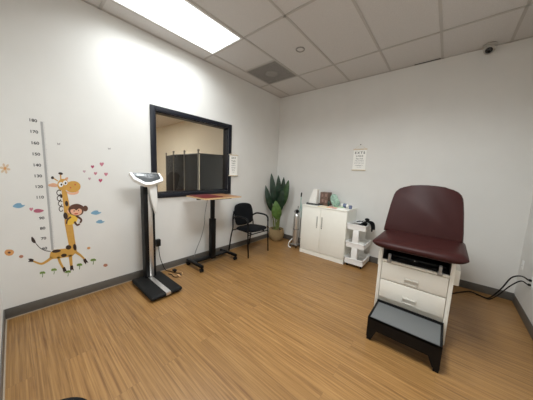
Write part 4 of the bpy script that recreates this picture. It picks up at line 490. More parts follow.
# ------------------------------------------------------------------ guest chair
def chair():
    yc = -1.11; ya, yb = -1.365, -.855
    t = thing('guest_chair', 'black padded guest chair with armrests against the window wall', 'chair', (.29, yc, 0))
    # seat and back pads with domed faces
    def pad(P, nu, nv, w, h, th, pw=4.):
        mb = MB()
        def f(sgn):
            def g(u, v):
                a, b = 2*u-1, 2*v-1
                # squircle map for rounded corners
                x = a*math.sqrt(1 - .32*b*b*abs(a)**2); y = b*math.sqrt(1 - .32*a*a*abs(b)**2)
                e = (1-abs(a)**pw)*(1-abs(b)**pw)
                return P(x*w/2, y*h/2, sgn*th/2*max(e, 0)**.45)
            return g
        mb.grid(f(1), nu, nv); mb.grid(f(-1), nu, nv)
        bmesh.ops.remove_doubles(mb.bm, verts=mb.bm.verts[:], dist=.0004)
        return mb
    pad(lambda x, y, n: V((.335+x, yc+y, .435+n+.012*math.sin(x*5))), 18, 18, .46, .47, .075).build('seat', 'black_fabric', t, smooth=60)
    pad(lambda x, y, n: V((.115 - (y)*.16 + n + .03*(1-(x/.23)**2)*-1, yc+.015+x, .652+y)), 18, 18, .47, .40, .06).build('backrest', 'black_fabric', t, smooth=60)
    r = .0115
    for s, y in ((-1, ya), (1, yb)):
        MB().tube(smooth_path([(.525, y, 0), (.505, y, .30), (.495, y, .56)], 4), r).build('leg', 'black_metal', t)
        MB().tube(smooth_path([(.03, y, 0), (.085, y+.0*s, .30), (.125, y, .44), (.10, y-.02*s, .60), (.075, y-.06*s, .72)], 5), r).build('leg', 'black_metal', t)
        MB().tube(smooth_path([(.495, y, .55), (.485, y, .62), (.44, y, .655), (.34, y, .665), (.20, y, .655), (.105, y-.02*s, .60)], 5), .0155).build('armrest', 'black_plastic', t)
    fr = MB()
    fr.tube([(.505, ya, .385), (.505, yb, .385)], .010); fr.tube([(.12, ya, .40), (.12, yb, .40)], .010)
    for y in (yc-.16, yc+.16): fr.tube([(.505, y, .388), (.12, y, .402)], .009)
    fr.build('seat_frame', 'black_metal', t)
chair()

# ------------------------------------------------------------------ potted plant in the corner
def plant():
    cx, cy = .215, -.215
    t = thing('potted_plant', 'tall broad-leaved green plant in a wicker basket in the room corner', 'plant', (cx, cy, 0))
    MB().lathe([(.0, .0), (.115, 0), (.135, .02), (.160, .09), (.166, .14), (.158, .215), (.148, .25), (.138, .25), (.138, .20), (0, .195)], (cx, cy, 0), seg=28).build('basket', 'wicker', t)
    MB().lathe([(0, .0), (.128, .0), (.128, .012), (0, .02)], (cx, cy, .202), seg=20).build('soil', 'soil', t)
    for s in (-1, 1):
        a = V((cx+.105*s, cy-.105, .235)); d = V((.05*s, -.05, 0))
        hp = [a - V((.03, .03*s*-1, 0)), a + d*.6 + V((-.02, 0, .05)), a + d + V((0, 0, .06)), a + d*.6 + V((.02, 0, .05)), a + V((.03, -.03*s*-1, 0))]
        MB().tube(smooth_path(hp, 4), .007, 6).build('handle', 'wicker', t)
    def leaf(base, tip, wd, m, bend, face, stem_from):
        base, tip = V(base), V(tip); ax = (tip-base); face = V(face).normalized(); side = ax.cross(face).normalized(); nrm = side.cross(ax).normalized()
        def f(u, v):
            w = wd/2*(math.sin(PI*min(1, max(0, u))**.85)**.75)*(1 if u < 1 else 0)
            a = 2*v-1
            return base + ax*u + nrm*(bend*math.sin(PI*u) + .25*w*abs(a) + .006*math.sin(26*u)*abs(a)) + side*w*a
        mb = MB(); mb.grid(f, 16, 8); bmesh.ops.remove_doubles(mb.bm, verts=mb.bm.verts[:], dist=.0005)
        bmesh.ops.solidify(mb.bm, geom=mb.bm.faces[:], thickness=.002)
        l = mb.build('leaf', m, t, smooth=70)
        sp = smooth_path([V(stem_from), V(stem_from)*.55 + base*.45 + V((0, 0, .05)), base, base + ax*.35 + nrm*bend*.8], 5); n_ = len(sp)
        MB().tube(sp, [.014 - .010*i/(n_-1) for i in range(n_)], 6).build('stalk', 'stem_green', t)
    fc = (.62, -.78, .05)
    leaf((.17, -.24, .70), (.075, -.30, 1.425), .135, 'leaf_dark', .03, fc, (cx-.01, cy, .18))
    leaf((.15, -.33, .62), (.06, -.455, 1.17), .125, 'leaf_dark', .05, fc, (cx-.03, cy-.03, .18))
    leaf((.23, -.18, .66), (.22, -.24, 1.39), .14, 'leaf_dark', .02, fc, (cx+.01, cy+.02, .18))
    leaf((.28, -.16, .68), (.31, -.17, 1.355), .135, 'leaf_dark', .02, fc, (cx+.03, cy+.02, .18))
    leaf((.31, -.21, .70), (.44, -.18, 1.30), .15, 'leaf_mid', .03, fc, (cx+.03, cy-.02, .18))
    leaf((.16, -.20, .60), (.10, -.10, 1.16), .13, 'leaf_mid', .02, fc, (cx-.03, cy+.02, .18))
    leaf((.285, -.285, .46), (.265, -.36, .87), .20, 'leaf_bright', .04, fc, (cx, cy-.04, .18))
    leaf((.27, -.23, .58), (.37, -.27, 1.13), .14, 'leaf_dark', .03, fc, (cx+.02, cy-.03, .18))
plant()

# ------------------------------------------------------------------ oxygen cylinder
def oxygen():
    x, y = .755, -.30
    t = thing('oxygen_cylinder', 'slim silver oxygen cylinder in a wheeled stand left of the white cabinet', 'oxygen cylinder', (x, y, 0))
    MB().lathe([(.0, .07), (.05, .07), (.055, .08), (.055, .60), (.050, .635), (.030, .66), (.018, .672), (.018, .685), (0, .685)], (x, y, 0), seg=24).build('tank', 'brushed', t)
    mb = MB().lathe([(.0, .0), (.03, 0), (.036, .02), (.036, .05), (.024, .065), (0, .065)], (x, y, .675), seg=16)
    mb.box((x-.055, y-.02, .69), (x+.05, y+.02, .72), .006); mb.build('regulator', 'black_plastic', t)
    MB().lathe([(0, 0), (.024, 0), (.026, .012), (0, .016)], (x-.02, y-.022, .705), (V((1,0,0)), V((0,0,1)), V((0,-1,0))), 16).build('pressure_gauge', 'chrome', t)
    MB().lathe([(.058, .35), (.060, .352), (.060, .372), (.058, .374)], (x, y, 0), seg=24).tube([(x, y+.057, .36), (x, y+.08, .36)], .008).build('strap', 'grey_metal', t)
    fr = MB(); fr.box((x-.075, y-.065, .045), (x+.075, y+.075, .066), .006)
    for s in (-1, 1): fr.tube(smooth_path([(x+.045*s, y+.072, .05), (x+.045*s, y+.08, .5), (x+.045*s+.02, y+.08, .80)], 4), .008)
    fr.build('stand', 'grey_metal', t)
    MB().tube(smooth_path([(x+.0, y+.08, .70), (x+.035, y+.06, .80), (x+.05, y+.04, .93), (x+.062, y+.02, 1.01)], 5), .008).build('stand_handle', 'tube_green', t)
    MB().tube([(x+.058, y+.025, 1.00), (x+.085, y-.01, 1.075)], .013).build('grip', 'black_rubber', t)
    MB().tube(smooth_path([(x+.05, y-.01, .705), (x+.10, y-.02, .76), (x+.095, y, .85), (x+.07, y+.02, .80), (x+.085, y, .68), (x+.10, y+.0, .60), (x+.09, y+.02, .75), (x+.06, y+.03, .90)], 5), .0045, 6).build('tubing', 'tube_green', t)
    for s in (-1, 1):
        MB().lathe([(.02, 0), (.03, .003), (.03, .017), (.02, .02)], (x+.085*s-.01, y+.05, .031), 'x', 16).build('wheel', 'black_rubber', t)
        MB().tube([(x+.06*s, y-.06, 0), (x+.06*s, y-.06, .048)], .010).build('foot', 'black_plastic', t)
    MB().tube(smooth_path([(x-.057, y-.03, .16), (x-.07, y-.06, .13), (x-.095, y-.08, .08), (x-.11, y-.07, .02), (x-.08, y-.10, .009), (x-.03, y-.11, .009)], 5), .009, 6).build('hose', 'white_plastic', t)
oxygen()

# ------------------------------------------------------------------ white storage cabinet
CX0, CX1, CY0, CY1, CZ = .955, 1.768, -.458, -.02, .88
def cabinet():
    t = thing('storage_cabinet', 'low white two-door cabinet against the back wall', 'cabinet', ((CX0+CX1)/2, CY0, 0))
    mb = MB(); mb.box((CX0, CY0+.02, .0), (CX1, CY1, CZ-.022)); mb.box((CX0-.002, CY0, CZ-.022), (CX1+.002, CY1, CZ), .003); mb.box((CX0+.0, CY0+.004, 0), (CX1-.0, CY0+.02, .07))
    mb.build('body', 'cabinet_cream', t)
    xm = 1.325
    for x0, x1, hx, s in ((CX0+.003, xm-.002, xm-.060, 1), (xm+.002, CX1-.003, xm+.030, -1)):
        d = MB().box((x0, CY0, .078), (x1, CY0+.019, CZ-.028), .003).build('door', 'cabinet_cream', t)
        h = MB(); h.box((hx-.011, CY0-.004, .53), (hx+.011, CY0-.0005, .71), .002); h.box((hx-.006, CY0-.016, .56), (hx+.006, CY0-.003, .69), .004); h.build('handle', 'handle_grey', d)
        MB().lathe([(.009, 0), (.009, .003), (.0, .004)], (hx, CY0-.0005, .515), (V((1,0,0)), V((0,0,1)), V((0,-1,0))), 12).build('lock', 'shadow_gap' if s < 0 else 'grey_metal', d)
cabinet()
# on the cabinet
def on_cabinet():
    z = CZ
    t = thing('desk_tray', 'flat dark tray at the left end of the cabinet top', 'tray', (1.06, -.27, z))
    mb = MB(); mb.box((.97, -.34, z), (1.24, -.20, z+.006)); 
    for a, b in (((.97, -.34), (1.24, -.334)), ((.97, -.206), (1.24, -.20)), ((.97, -.334), (.976, -.206)), ((1.234, -.334), (1.24, -.206))): mb.box((*a, z+.006), (*b, z+.03))
    mb.build('tray', 'dark_tray', t, smooth=0)
    # white wedge-shaped towel pack leaning up on the tray
    y0, y1 = -.32, -.22
    tw = MB().prism([(.985, y0, z+.008), (1.155, y0, z+.008), (1.155, y0, z+.285), (1.085, y0, z+.285)], (0, y1-y0, 0), .010)
    tag(tw.build('paper_towel_stack', 'tissue', loc=(1.08, -.27, z+.008)), 'white wedge-shaped stack of paper towels standing in the dark tray', 'paper towels')
    b = thing('organizer_box', 'brown patterned box standing right of the white paper towels', 'box', (1.27, -.15, z))
    MB().box((1.175, -.22, z), (1.325, -.06, z+.235), .004).build('box_body', 'brown_card', b)
    mb = MB()
    for x, zz in ((1.20, .15), (1.27, .16), (1.21, .06), (1.275, .05)): mb.box((x, -.223, z+zz), (x+.035, -.2195, z+zz+.05), .001)
    mb.build('label_patch', 'pink_patch', b)
    bt_ = MB().lathe([(0, 0), (.020, 0), (.022, .01), (.022, .07), (.010, .085), (.010, .105), (0, .107)], (1.362, -.252, z), seg=14)
    tag(bt_.build('bottle', 'dark_bottle', loc=(1.362, -.252, z)), 'small dark bottle between the brown box and the green bag', 'bottle')
    # green plastic bag: lumpy
    def f(u, v):
        a = 2*PI*u; p = PI*v; r = .068*math.sin(p)**.7*(1 + .18*math.sin(3*a+5*v) + .10*math.sin(7*a+9*v)); 
        hh = .215 - .07*max(0, math.cos(a))*math.sin(p) + .018*math.sin(5*a+6*v)*math.sin(p)
        return V((1.45 + r*math.cos(a)*1.15 - .03*v, -.16 + r*math.sin(a)*.7, max(z+.002, z + .002 + hh*(1-math.cos(p))/2)))
    mb = MB(); mb.grid(f, 24, 14); bmesh.ops.remove_doubles(mb.bm, verts=mb.bm.verts[:], dist=.0005)
    tag(mb.build('green_bag', 'green_bag', loc=(1.455, -.16, z)), 'crumpled green plastic bag on the cabinet top', 'bag')
    def sheet(name, m, c, w, h, rz, zz, label, th=.003):
        R = Matrix.Translation((*c, zz)) @ Matrix.Rotation(rz, 4, 'Z')
        mb = MB().box((-w/2, -h/2, 0), (w/2, h/2, th), .001, 1, M4=R)
        tag(mb.build(name, m, loc=(*c, zz)), label, 'paper', 'papers on the cabinet top')
    sheet('booklet', 'yellow_paper', (1.36, -.345), .24, .17, .12, z, 'yellow booklet lying near the front edge of the cabinet top', .006)
    sheet('booklet', 'pink_paper', (1.50, -.36), .20, .13, -.10, z+.0065, 'pink sheet lying over the yellow booklet on the cabinet', .004)
    sheet('booklet', 'green_paper', (1.555, -.26), .16, .11, .3, z+.011, 'pale green sheet behind the pink sheet on the cabinet', .003)
    sheet('booklet', 'paper', (1.32, -.375), .15, .09, -.1, z+.0065, 'white sheet at the front edge of the cabinet top', .003)
    sheet('booklet', 'paper', (1.64, -.36), .15, .12, .15, z, 'white pad lying at the right front of the cabinet top', .012)
    t = thing('bandage_roll', 'white and blue wrapped roll lying at the right end of the cabinet', 'roll', (1.64, -.22, z))
    MB().lathe([(0, 0), (.034, 0), (.036, .006), (.036, .115), (.034, .12), (0, .12)], (1.565, -.17, z+.0365), (V((0,1,0)), V((0,0,1)), V((1,0,0))), 18).build('roll', 'tissue', t)
    MB().lathe([(.0365, .03), (.0372, .03), (.0372, .085), (.0365, .085)], (1.565, -.17, z+.0375), (V((0,1,0)), V((0,0,1)), V((1,0,0))), 18).build('wrapper', 'blue_wrap', t)
    c = MB().lathe([(0, 0), (.022, 0), (.024, .005), (.024, .05), (.020, .058), (0, .058)], (1.728, -.21, z), seg=14)
    tag(c.build('bottle', 'blue_wrap', loc=(1.728, -.21, z)), 'short dark blue bottle at the right end of the cabinet top', 'bottle')
on_cabinet()

# ------------------------------------------------------------------ three-tier utility cart
def cart():
    x0, x1, y0, y1 = 1.783, 2.064, -.462, -.075
    t = thing('utility_cart', 'white plastic three-tier rolling cart right of the cabinet', 'cart', ((x0+x1)/2, (y0+y1)/2, 0))
    for z0, z1 in ((.05, .14), (.315, .395), (.60, .685)):
        mb = MB(); bm = mb.bm; fl = .005
        R = [[(x0+fl, y0+fl), (x1-fl, y0+fl), (x1-fl, y1-fl), (x0+fl, y1-fl)], [(x0, y0), (x1, y0), (x1, y1), (x0, y1)]]
        th = .008
        a = [bm.verts.new((*p, z0)) for p in R[0]]; b = [bm.verts.new((*p, z1)) for p in R[1]]
        ins = lambda q, k: [(q[0][0]+k, q[0][1]+k), (q[1][0]-k, q[1][1]+k), (q[2][0]-k, q[2][1]-k), (q[3][0]+k, q[3][1]-k)]
        c = [bm.verts.new((*p, z1)) for p in ins(R[1], th)]; d = [bm.verts.new((*p, z0+th)) for p in ins(R[0], th)]
        for i in range(4):
            j = (i+1) % 4
            bm.faces.new((a[i], a[j], b[j], b[i])); bm.faces.new((b[i], b[j], c[j], c[i])); bm.faces.new((c[i], c[j], d[j], d[i]))
        bm.faces.new(a[::-1]); bm.faces.new(d)
        es = [e for e in bm.edges if abs(e.verts[0].co.z - e.verts[1].co.z) > .02]
        bmesh.ops.bevel(bm, geom=es, offset=.006, segments=2, affect='EDGES')
        mb.box((x0-.006, y0-.006, z1-.014), (x0+.008, y1+.006, z1+.004), .003); mb.box((x1-.008, y0-.006, z1-.014), (x1+.006, y1+.006, z1+.004), .003)
        mb.box((x0-.006, y0-.006, z1-.014), (x1+.006, y0+.008, z1+.004), .003); mb.box((x0-.006, y1-.008, z1-.014), (x1+.006, y1+.006, z1+.004), .003)
        mb.build('tray', 'white_plastic', t)
    xm = (x0+x1)/2
    for y in (y0+.004, y1-.024):
        for z0, z1 in ((.135, .318), (.39, .605)): MB().box((xm-.045, y, z0), (xm+.045, y+.02, z1), .005).build('upright', 'white_plastic', t)
    for x in (x0+.035, x1-.035):
        for y in (y0+.05, y1-.05):
            MB().lathe([(.018, 0), (.023, .003), (.023, .017), (.018, .02)], (x-.01, y, .023), 'x', 14).tube([(x, y, .024), (x, y, .053)], .010).build('caster', 'black_rubber', t)
    return x0, x1, y0, y1
cart()
def cuff():
    # pressure cuff flopped over the right rim of the cart, bulb and tubes in the tray
    t = thing('blood_pressure_cuff', 'black blood pressure cuff hanging over the right rim of the cart', 'blood pressure cuff', (2.02, -.25, .69))
    mb = MB()
    prof = [(1.97, .700), (2.02, .712), (2.06, .716), (2.095, .700), (2.115, .66), (2.125, .60)]
    P = smooth_path([(a, 0, b) for a, b in prof], 4); n = len(P)
    def f(sg):
        def g(u, v):
            i = min(int(u*(n-1)), n-1); p = P[i]; return V((p.x + .004*sg*math.sin(8*v), -.40 + .22*v + .02*math.sin(4*u), p.z + .010*sg + .006*math.sin(9*v+3*u)))
        return g
    mb.grid(f(1), n-1, 8); bmesh.ops.solidify(mb.bm, geom=mb.bm.faces[:], thickness=.014)
    mb.build('cuff', 'black_fabric', t, smooth=60)
    MB().tube(smooth_path([(2.00, -.33, .71), (1.95, -.36, .735), (1.90, -.34, .72), (1.87, -.28, .70), (1.90, -.22, .70), (1.96, -.20, .715)], 5), .006, 6).build('tube', 'black_rubber', t)
    MB().lathe([(0, -.035), (.016, -.03), (.024, -.01), (.024, .01), (.016, .03), (0, .04)], (1.99, -.16, .735), 'x', 14).build('bulb', 'black_rubber', t)
cuff()
def cart_items():
    d = MB().box((1.815, -.40, .612), (1.905, -.22, .672), .006); tag(d.build('supply_box', 'grey_metal', loc=(1.86, -.31, .612)), 'grey supply box in the top tray of the cart', 'box')
    d = MB().box((1.93, -.42, .612), (2.00, -.15, .685), .006); tag(d.build('pouch', 'black_fabric', loc=(1.96, -.3, .612)), 'dark pouch in the middle of the cart top tray', 'pouch')
    d = MB().box((1.83, -.38, .326), (2.02, -.14, .375), .006); tag(d.build('glove_box', 'paper', loc=(1.92, -.26, .326)), 'pale box in the middle tray of the cart', 'box')
cart_items()

# ------------------------------------------------------------------ exam table
def exam():
    x0, x1, yf, yb = 2.486, 3.042, -1.55, -.42
    t = thing('exam_table', 'burgundy padded medical exam table with white drawer base and raised back', 'exam table', ((x0+x1)/2, yf, 0))
    zs0, zs1 = .640, .765
    mb = MB()
    mb.box((x0, yf, .03), (x0+.028, yb, zs1), .003); mb.box((x1-.028, yf, .03), (x1, yb, zs1), .003)       # side panels
    mb.box((x0+.028, yf+.30, .03), (x1-.028, yb, zs1)); mb.box((x0+.028, yf+.012, .03), (x1-.028, yf+.30, .10))
    mb.box((x0+.028, yf+.0, .618), (x1-.028, yf+.30, zs0-.003), .002)
    mb.box((x0+.028, yf+.024, .10), (x1-.028, yf+.30, .618))
    mb.build('base', 'white_enamel', t)
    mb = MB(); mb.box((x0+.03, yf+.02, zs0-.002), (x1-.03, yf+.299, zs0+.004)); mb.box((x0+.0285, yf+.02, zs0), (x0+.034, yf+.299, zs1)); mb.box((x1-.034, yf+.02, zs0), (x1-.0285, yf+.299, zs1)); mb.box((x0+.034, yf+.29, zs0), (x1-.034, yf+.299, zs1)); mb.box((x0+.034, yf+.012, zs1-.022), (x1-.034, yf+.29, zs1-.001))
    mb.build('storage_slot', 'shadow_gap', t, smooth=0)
    MB().box((x0+.05, yf+.08, zs0+.012), (x1-.05, yf+.26, zs0+.04), .006).build('stirrup_bar', 'black_metal', t)
    MB().lathe([(.006, 0), (.006, .006), (0, .008)], ((x0+x1)/2, yf+.078, zs0+.026), (V((1,0,0)), V((0,0,1)), V((0,-1,0))), 10).build('screw', 'chrome', t)
    for x in (x0+.090, x1-.092):
        l = MB(); l.box((x-.018, yf-.012, zs0-.018), (x+.018, yf+.03, zs0+.008), .004); l.box((x-.011, yf-.016, zs0+.005), (x+.011, yf+.012, zs0+.050), .005)
        l.lathe([(.017, -.010), (.017, .010)], (x, yf-.002, zs0+.052), 'x', 14); l.build('stirrup_latch', 'chrome', t)
    for i, (z0, z1, hz) in enumerate(((.445, .612, .487), (.262, .437, .305))):
        d = MB(); d.box((x0+.032, yf-.001, z0), (x1-.032, yf+.022, z1), .003); d = d.build('drawer', 'white_enamel', t)
        xm = (x0+x1)/2; h = MB(); hw_, hh = .055, .028
        h.box((xm-hw_, yf-.007, hz+hh-.007), (xm+hw_, yf-.0015, hz+hh), .002); h.box((xm-hw_, yf-.007, hz-hh), (xm+hw_, yf-.0015, hz-hh+.005), .002)
        h.box((xm-hw_, yf-.007, hz-hh), (xm-hw_+.005, yf-.0015, hz+hh), .002); h.box((xm+hw_-.005, yf-.007, hz-hh), (xm+hw_, yf-.0015, hz+hh), .002)
        h.box((xm-hw_+.004, yf-.0025, hz-hh+.004), (xm+hw_-.004, yf-.0013, hz+hh-.006)); h.box((xm-hw_+.004, yf-.014, hz+.010), (xm+hw_-.004, yf-.004, hz+hh-.004), .003)
        h.build('handle', 'pull_frame', d)
    for x in (x0-.045, x1+.001):
        MB().box((x, -1.36, .50), (x+.044, -.70, .64), .004).build('side_rail', 'white_enamel', t)
    mb = MB()
    for x in (x0+.05, x1-.05):
        for y in (yf+.10, yb-.06): mb.lathe([(.022, 0), (.022, .032)], (x, y, 0), seg=12)
    mb.build('feet', 'black_rubber', t)
    # seat pad: waterfall front edge
    sx0, sx1, sy0, sy1, sz0, sz1 = 2.425, 3.108, -1.665, -1.05, .766, .845
    xm, w = (sx0+sx1)/2, (sx1-sx0)/2
    prof = [(sy1, sz0), (sy0+.05, sz0), (sy0+.018, sz0+.006), (sy0+.004, sz0+.018), (sy0, sz0+.034), (sy0+.008, sz0+.052), (sy0+.030, sz0+.066), (sy0+.07, sz1-.003), (sy0+.14, sz1), (sy1, sz1)]
    mb = MB(); bm = mb.bm; NX = 28; rows = []
    for i in range(NX+1):
        a = -1 + 2*i/NX; a = math.copysign(abs(a)**.75, a)
        e = abs(a)**14; k = abs(a)**6                     # rounded ends
        row = []
        for y, z in prof:
            zz = (sz0+sz1)/2 + (z-(sz0+sz1)/2)*(1-.80*e); yy = y + (.055*k if y < sy0+.10 else 0)
            row.append(bm.verts.new((xm + w*a*(1-.0*k), yy, zz - .0*k)))
        rows.append(row)
    for p, q in zip(rows, rows[1:]):
        for j in range(len(prof)): bm.faces.new((p[j], p[(j+1) % len(prof)], q[(j+1) % len(prof)], q[j]))
    bm.faces.new(rows[0]); bm.faces.new(rows[-1][::-1])
    mb.build('seat_cushion', 'burgundy', t, smooth=55)
    # raised back section
    bz, by = .835, -1.13; tz, ty = 1.352, -.93
    ax = V((0, ty-by, tz-bz)); Lb = ax.length; ax.normalize(); n = V((0, -ax.z, ax.y)).normalized()   # face normal towards the viewer
    xc = 2.760; ob = V((xc, by, bz))
    half = [(-.338, 0), (-.333, .10), (-.316, .30), (-.306, .38), (-.298, .43), (-.283, .466), (-.256, .495), (-.215, .517), (-.15, .534), (-.07, .543)]
    k = Lb/.546
    outl = [(u, v*k) for u, v in half] + [(0, Lb)] + [(-u*.955+.0, v*k) for u, v in half[::-1]]
    P = lambda u, v, h=0.: ob + V((u, 0, 0)) + ax*v + n*h
    MB().prism([P(u, v, -.055) for u, v in outl], n*.058, .016, 3).build('back_cushion', 'burgundy', t, smooth=55)
    MB().prism([P(u*.97, v*.98, -.072) for u, v in outl], n*.0165).build('back_board', 'black_plastic', t)
    pp = [P(u*1.003, min(v*1.002, Lb*1.002), -.030) for u, v in outl]
    MB().tube(pp, .006, 6).build('piping', 'piping', t)
    MB().tube([P(-.15, .25, -.07), (2.62, -.55, .77)], .012).tube([P(.15, .25, -.07), (2.91, -.55, .77)], .012).build('back_strut', 'grey_metal', t)
    MB().box((2.45, -1.04, .766), (3.08, -.40, .80), .012).build('fixed_deck', 'burgundy', t)
    # pull-out footstep
    ax0, ax1, ay0, ay1 = 2.515, 3.020, -1.885, -1.56
    mb = MB(); zt = .210
    mb.box((ax0, ay0, zt-.012), (ax1, ay1, zt-.001)); rim = .016
    mb.box((ax0, ay0, zt-.010), (ax1, ay0+rim*.6, zt+.004), .002); mb.box((ax0, ay1-rim, zt-.010), (ax1, ay1, zt+.022), .003)
    mb.box((ax0, ay0, zt-.010), (ax0+rim, ay1, zt+.006), .002); mb.box((ax1-rim, ay0, zt-.010), (ax1, ay1, zt+.006), .002)
    # front apron with cut-away centre, side plates
    ap = [(ax0, ay0, .03), (ax0+.045, ay0, .03), (ax0+.075, ay0, .105), (ax1-.075, ay0, .105), (ax1-.045, ay0, .03), (ax1, ay0, .03), (ax1, ay0, zt), (ax0, ay0, zt)]
    mb.prism(ap, (0, .006, 0))
    for x in (ax0, ax1-.006): mb.prism([(x, ay0+.006, .03), (x, ay0+.07, .03), (x, ay0+.10, .10), (x, ay1, .10), (x, ay1, zt-.002), (x, ay0+.006, zt-.002)], (.006, 0, 0))
    st = mb.build('footstep', 'black_metal', t)
    MB().box((ax0+rim+.001, ay0+.012, zt-.001), (ax1-rim-.001, ay1-rim-.002, zt+.0035), .001).build('step_tread', 'step_rubber', st)
    for x in (ax0+.020, ax1-.020): MB().box((x-.018, ay0+.004, 0), (x+.018, ay0+.045, .032), .004).build('step_foot', 'black_rubber', st)
    for x in (ax0+.09, ax1-.09): MB().box((x-.02, ay1-.17, .10), (x+.02, ay1+.06, .125), .003).build('slide_rail', 'black_metal', st)
    for x in (ax0+.02, ax1-.02): MB().box((x-.014, ay1-.05, 0), (x+.014, ay1-.02, .10), .003).build('step_foot', 'black_rubber', st)
exam()

# power cord and plates by the right-hand corner
outlet('white wall outlet on the right wall with a cord plugged in', (XR, -.535, .43), (-1, 0, 0))
sw = thing('cable_plate', 'small blank white plate on the right wall near the corner', 'wall plate', (XR, -.13, .485))
MB().box((XR-.006, -.165, .43), (XR, -.098, .545), .002).build('plate', 'white_plastic', sw)
MB().lathe([(.004, 0), (.004, .002)], (XR-.008, -.1315, .487), 'x', 8).build('screw', 'grey_metal', sw)
pc = thing('electrical_cable', 'black power cable running from the right wall outlet to the exam table', 'cord', (3.45, -.2, 0))
MB().tube(smooth_path([(XR-.028, -.535, .455), (3.60, -.47, .46), (3.56, -.34, .38), (3.52, -.27, .22), (3.47, -.20, .07), (3.43, -.17, .012), (3.36, -.13, .008), (3.29, -.10, .008), (3.2, -.2, .008), (3.08, -.36, .008), (2.95, -.40, .02)]), .007, 6).build('cable', 'black_plastic', pc)
MB().tube(smooth_path([(XR-.028, -.535, .408), (3.60, -.48, .41), (3.55, -.38, .29), (3.50, -.28, .13), (3.45, -.20, .02), (3.40, -.165, .008), (3.34, -.14, .008)]), .006, 6).build('cable', 'black_plastic', pc)
for z in (.444, .397): MB().box((XR-.030, -.547, z), (XR-.0085, -.523, z+.022), .005).build('plug', 'black_plastic', pc)

# ------------------------------------------------------------------ eye charts
def chart_back():
    t = thing('eye_chart', 'small white eye chart hanging by a string on the back wall', 'eye chart', (1.73, 0, 1.535))
    x0, x1, z0, z1 = 1.632, 1.838, 1.535, 1.865
    MB().box((x0, -.008, z0), (x1, -.003, z1), .0008, 1).build('sheet', 'paper', t)
    MB().box((x0-.008, -.014, z1-.002), (x1+.008, -.001, z1+.018), .003).build('slat', 'pine', t)
    MB().box((x0-.010, -.014, z0-.016), (x1+.010, -.001, z0+.002), .003).build('slat', 'pine', t)
    xm = (x0+x1)/2
    MB().tube([(x0+.01, -.006, z1+.016), (xm, -.006, z1+.085), (x1-.01, -.006, z1+.016)], .002, 5).build('string', 'pine', t)
    MB().lathe([(0, 0), (.008, .002), (.008, .008), (0, .012)], (xm, 0, z1+.085), (V((1,0,0)), V((0,0,1)), V((0,-1,0))), 10).build('hook', 'black_metal', t)
    for s, size, z, m in (('E X T S', .052, 1.815, 'ink'), ('L F O D', .034, 1.760, 'ink'), ('P E C T D', .027, 1.716, 'ink'), ('F E L O P Z D', .024, 1.682, 'pale_ink'), ('D E F P O T E C', .022, 1.645, 'pale_ink'), ('L E F O D P C T', .018, 1.605, 'ink'), ('F D P L T C E O', .011, 1.575, 'pale_ink')):
        text('letters', s, size, m, (xm, -.0085, z), BACK, t)
chart_back()
def chart_window():
    t = thing('eye_chart', 'white eye chart with wooden rods hanging at the right edge of the window frame', 'eye chart', (.02, -1.30, 1.34))
    y0, y1, z0, z1 = -1.385, -1.205, 1.355, 1.700; X = .0215
    MB().box((X, y0, z0), (X+.004, y1, z1), .0008, 1).build('sheet', 'paper', t)
    for z in (z0-.006, z1+.004): MB().tube([(X+.003, y0-.012, z), (X+.003, y1+.012, z)], .009, 8).build('rod', 'pine', t)
    ym = (y0+y1)/2
    MB().tube([(X, y0+.01, z1+.01), (X, ym, z1+.06), (X, y1-.01, z1+.01)], .002, 5).build('string', 'pine', t)
    for s, size, z, m in (('E F P', .045, 1.650, 'ink'), ('T O Z L', .030, 1.600, 'ink'), ('P E D F', .025, 1.560, 'ink'), ('E D F C Z', .022, 1.523, 'pale_ink'), ('F E L O P', .022, 1.485, 'ink'), ('D E F P O', .018, 1.445, 'ink'), ('T E C L F', .014, 1.410, 'pale_ink')):
        text('letters', s, size, m, (X+.0045, ym, z), LEFT, t)
chart_window()

# ------------------------------------------------------------------ on the ceiling
def vent():
    x0, x1, y0, y1 = colx[0]+hw, colx[1]-hw, GA-s_+hw, GA-hw; cx, cy = (x0+x1)/2, (y0+y1)/2
    t = thing('air_diffuser', 'square grey perforated air vent set in the ceiling grid', 'air vent', (cx, cy, H-.004))
    MB().box((x0, y0, H-.005), (x1, y1, H-.0002)).build('panel', 'vent_grey', t, smooth=0)
    mb = MB(); k = 26
    for i in range(k):
        for j in range(k):
            px = x0+.03+(x1-x0-.06)*i/(k-1); py = y0+.03+(y1-y0-.06)*j/(k-1)
            mb.lathe([(.006, 0), (.006, .0006)], (px, py, H-.0056), seg=5)
    mb.build('perforations', 'shadow_gap', t, smooth=0)
    MB().lathe([(0, -.004), (.09, -.004), (.10, 0), (.10, .002), (0, .002)], (cx, cy, H-.0065), seg=28).build('hub', 'vent_grey', t)
vent()
sp = thing('sprinkler_cover', 'round white sprinkler cover ring in a ceiling tile', 'sprinkler cover', (1.274, -1.289, H))
MB().lathe([(.046, -.010), (.054, -.011), (.060, -.006), (.060, 0), (.046, 0), (.046, -.010)], (1.274, -1.289, H), seg=28, cap=False).build('ring', 'grey_metal', sp)
MB().lathe([(0, -.007), (.040, -.006), (.044, 0), (0, 0)], (1.274, -1.289, H), seg=28).build('cap', 'ceiling_tile', sp)

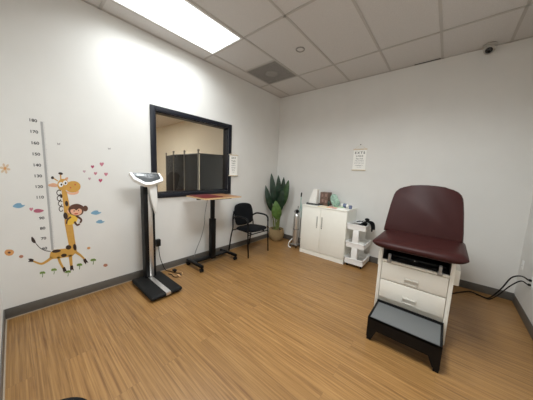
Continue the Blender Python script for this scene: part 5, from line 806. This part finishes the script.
def security_camera():
    c = V((3.115, -.068, H-.006))
    t = thing('security_camera', 'small white dome security camera under the ceiling at the back wall', 'security camera', c)
    MB().lathe([(0, 0), (.062, 0), (.064, -.012), (.058, -.020), (0, -.020)], c, seg=24).build('mount', 'camera_white', t)
    d = V((-.1, -.75, -.65)).normalized(); s = d.orthogonal().normalized(); u = d.cross(s)
    MB().lathe([(0, -.052), (.03, -.045), (.050, -.015), (.052, .01), (.045, .028), (.036, .034), (.036, .026), (0, .026)], c+V((0, 0, -.048)), (s, u, d), 24).build('eyeball', 'camera_white', t)
    MB().lathe([(.0, .026), (.033, .027), (.028, .036), (.015, .042), (0, .044)], c+V((0, 0, -.048)), (s, u, d), 24).build('lens', 'lens_black', t)
security_camera()

# ------------------------------------------------------------------ rolling stool by the near wall
def stool():
    x, y = 1.940, -3.795; r = .14
    t = thing('rolling_stool', 'round black padded stool at the bottom left edge of the photo', 'stool', (x, y, 0))
    MB().lathe([(0, .0), (r-.02, 0), (r-.004, .012), (r, .035), (r-.006, .058), (r-.03, .070), (0, .074)], (x, y, .408), seg=36).build('seat', 'black_fabric', t)
    MB().tube([(x, y, .07), (x, y, .41)], .022, 12).build('post', 'chrome', t)
    for k in range(5):
        a = 2*PI*k/5 + .62; ex, ey = x + .118*math.cos(a), y + .118*math.sin(a)
        MB().tube([(x, y, .085), (ex, ey, .065)], .013).build('leg', 'black_plastic', t)
        MB().lathe([(.018, 0), (.025, .003), (.025, .02), (.018, .023)], (ex-.0115, ey, .025), 'x', 12).tube([(ex, ey, .03), (ex, ey, .068)], .008).build('caster', 'black_rubber', t)
stool()

# ------------------------------------------------------------------ camera and world
cam = bpy.data.cameras.new('camera'); co = bpy.data.objects.new('camera', cam); C.objects.link(co)
cam.sensor_fit = 'HORIZONTAL'; cam.sensor_width = 36; cam.lens = 36*213.656/533; cam.clip_start = .02
yaw, pitch, roll = -.6995, .1230, .0401
fw = V((math.sin(yaw)*math.cos(pitch), math.cos(yaw)*math.cos(pitch), -math.sin(pitch)))
r0 = V((math.cos(yaw), -math.sin(yaw), 0)); u0 = r0.cross(fw)
rt = r0*math.cos(roll) + u0*math.sin(roll); up = -r0*math.sin(roll) + u0*math.cos(roll)
co.matrix_world = Matrix(((rt.x, up.x, -fw.x, 2.9195), (rt.y, up.y, -fw.y, -3.8008), (rt.z, up.z, -fw.z, 1.408), (0, 0, 0, 1)))
S.camera = co
wd = bpy.data.worlds.new('world'); S.world = wd; wd.use_nodes = True
wd.node_tree.nodes['Background'].inputs['Color'].default_value = (.5, .5, .5, 1); wd.node_tree.nodes['Background'].inputs['Strength'].default_value = .05
vs = S.view_settings; vs.view_transform = 'Standard'; vs.look = 'None'; vs.gamma = 1; vs.use_curve_mapping = False; vs.exposure = .74
S.cycles.max_bounces = 10; S.cycles.diffuse_bounces = 8; S.cycles.use_denoising = True
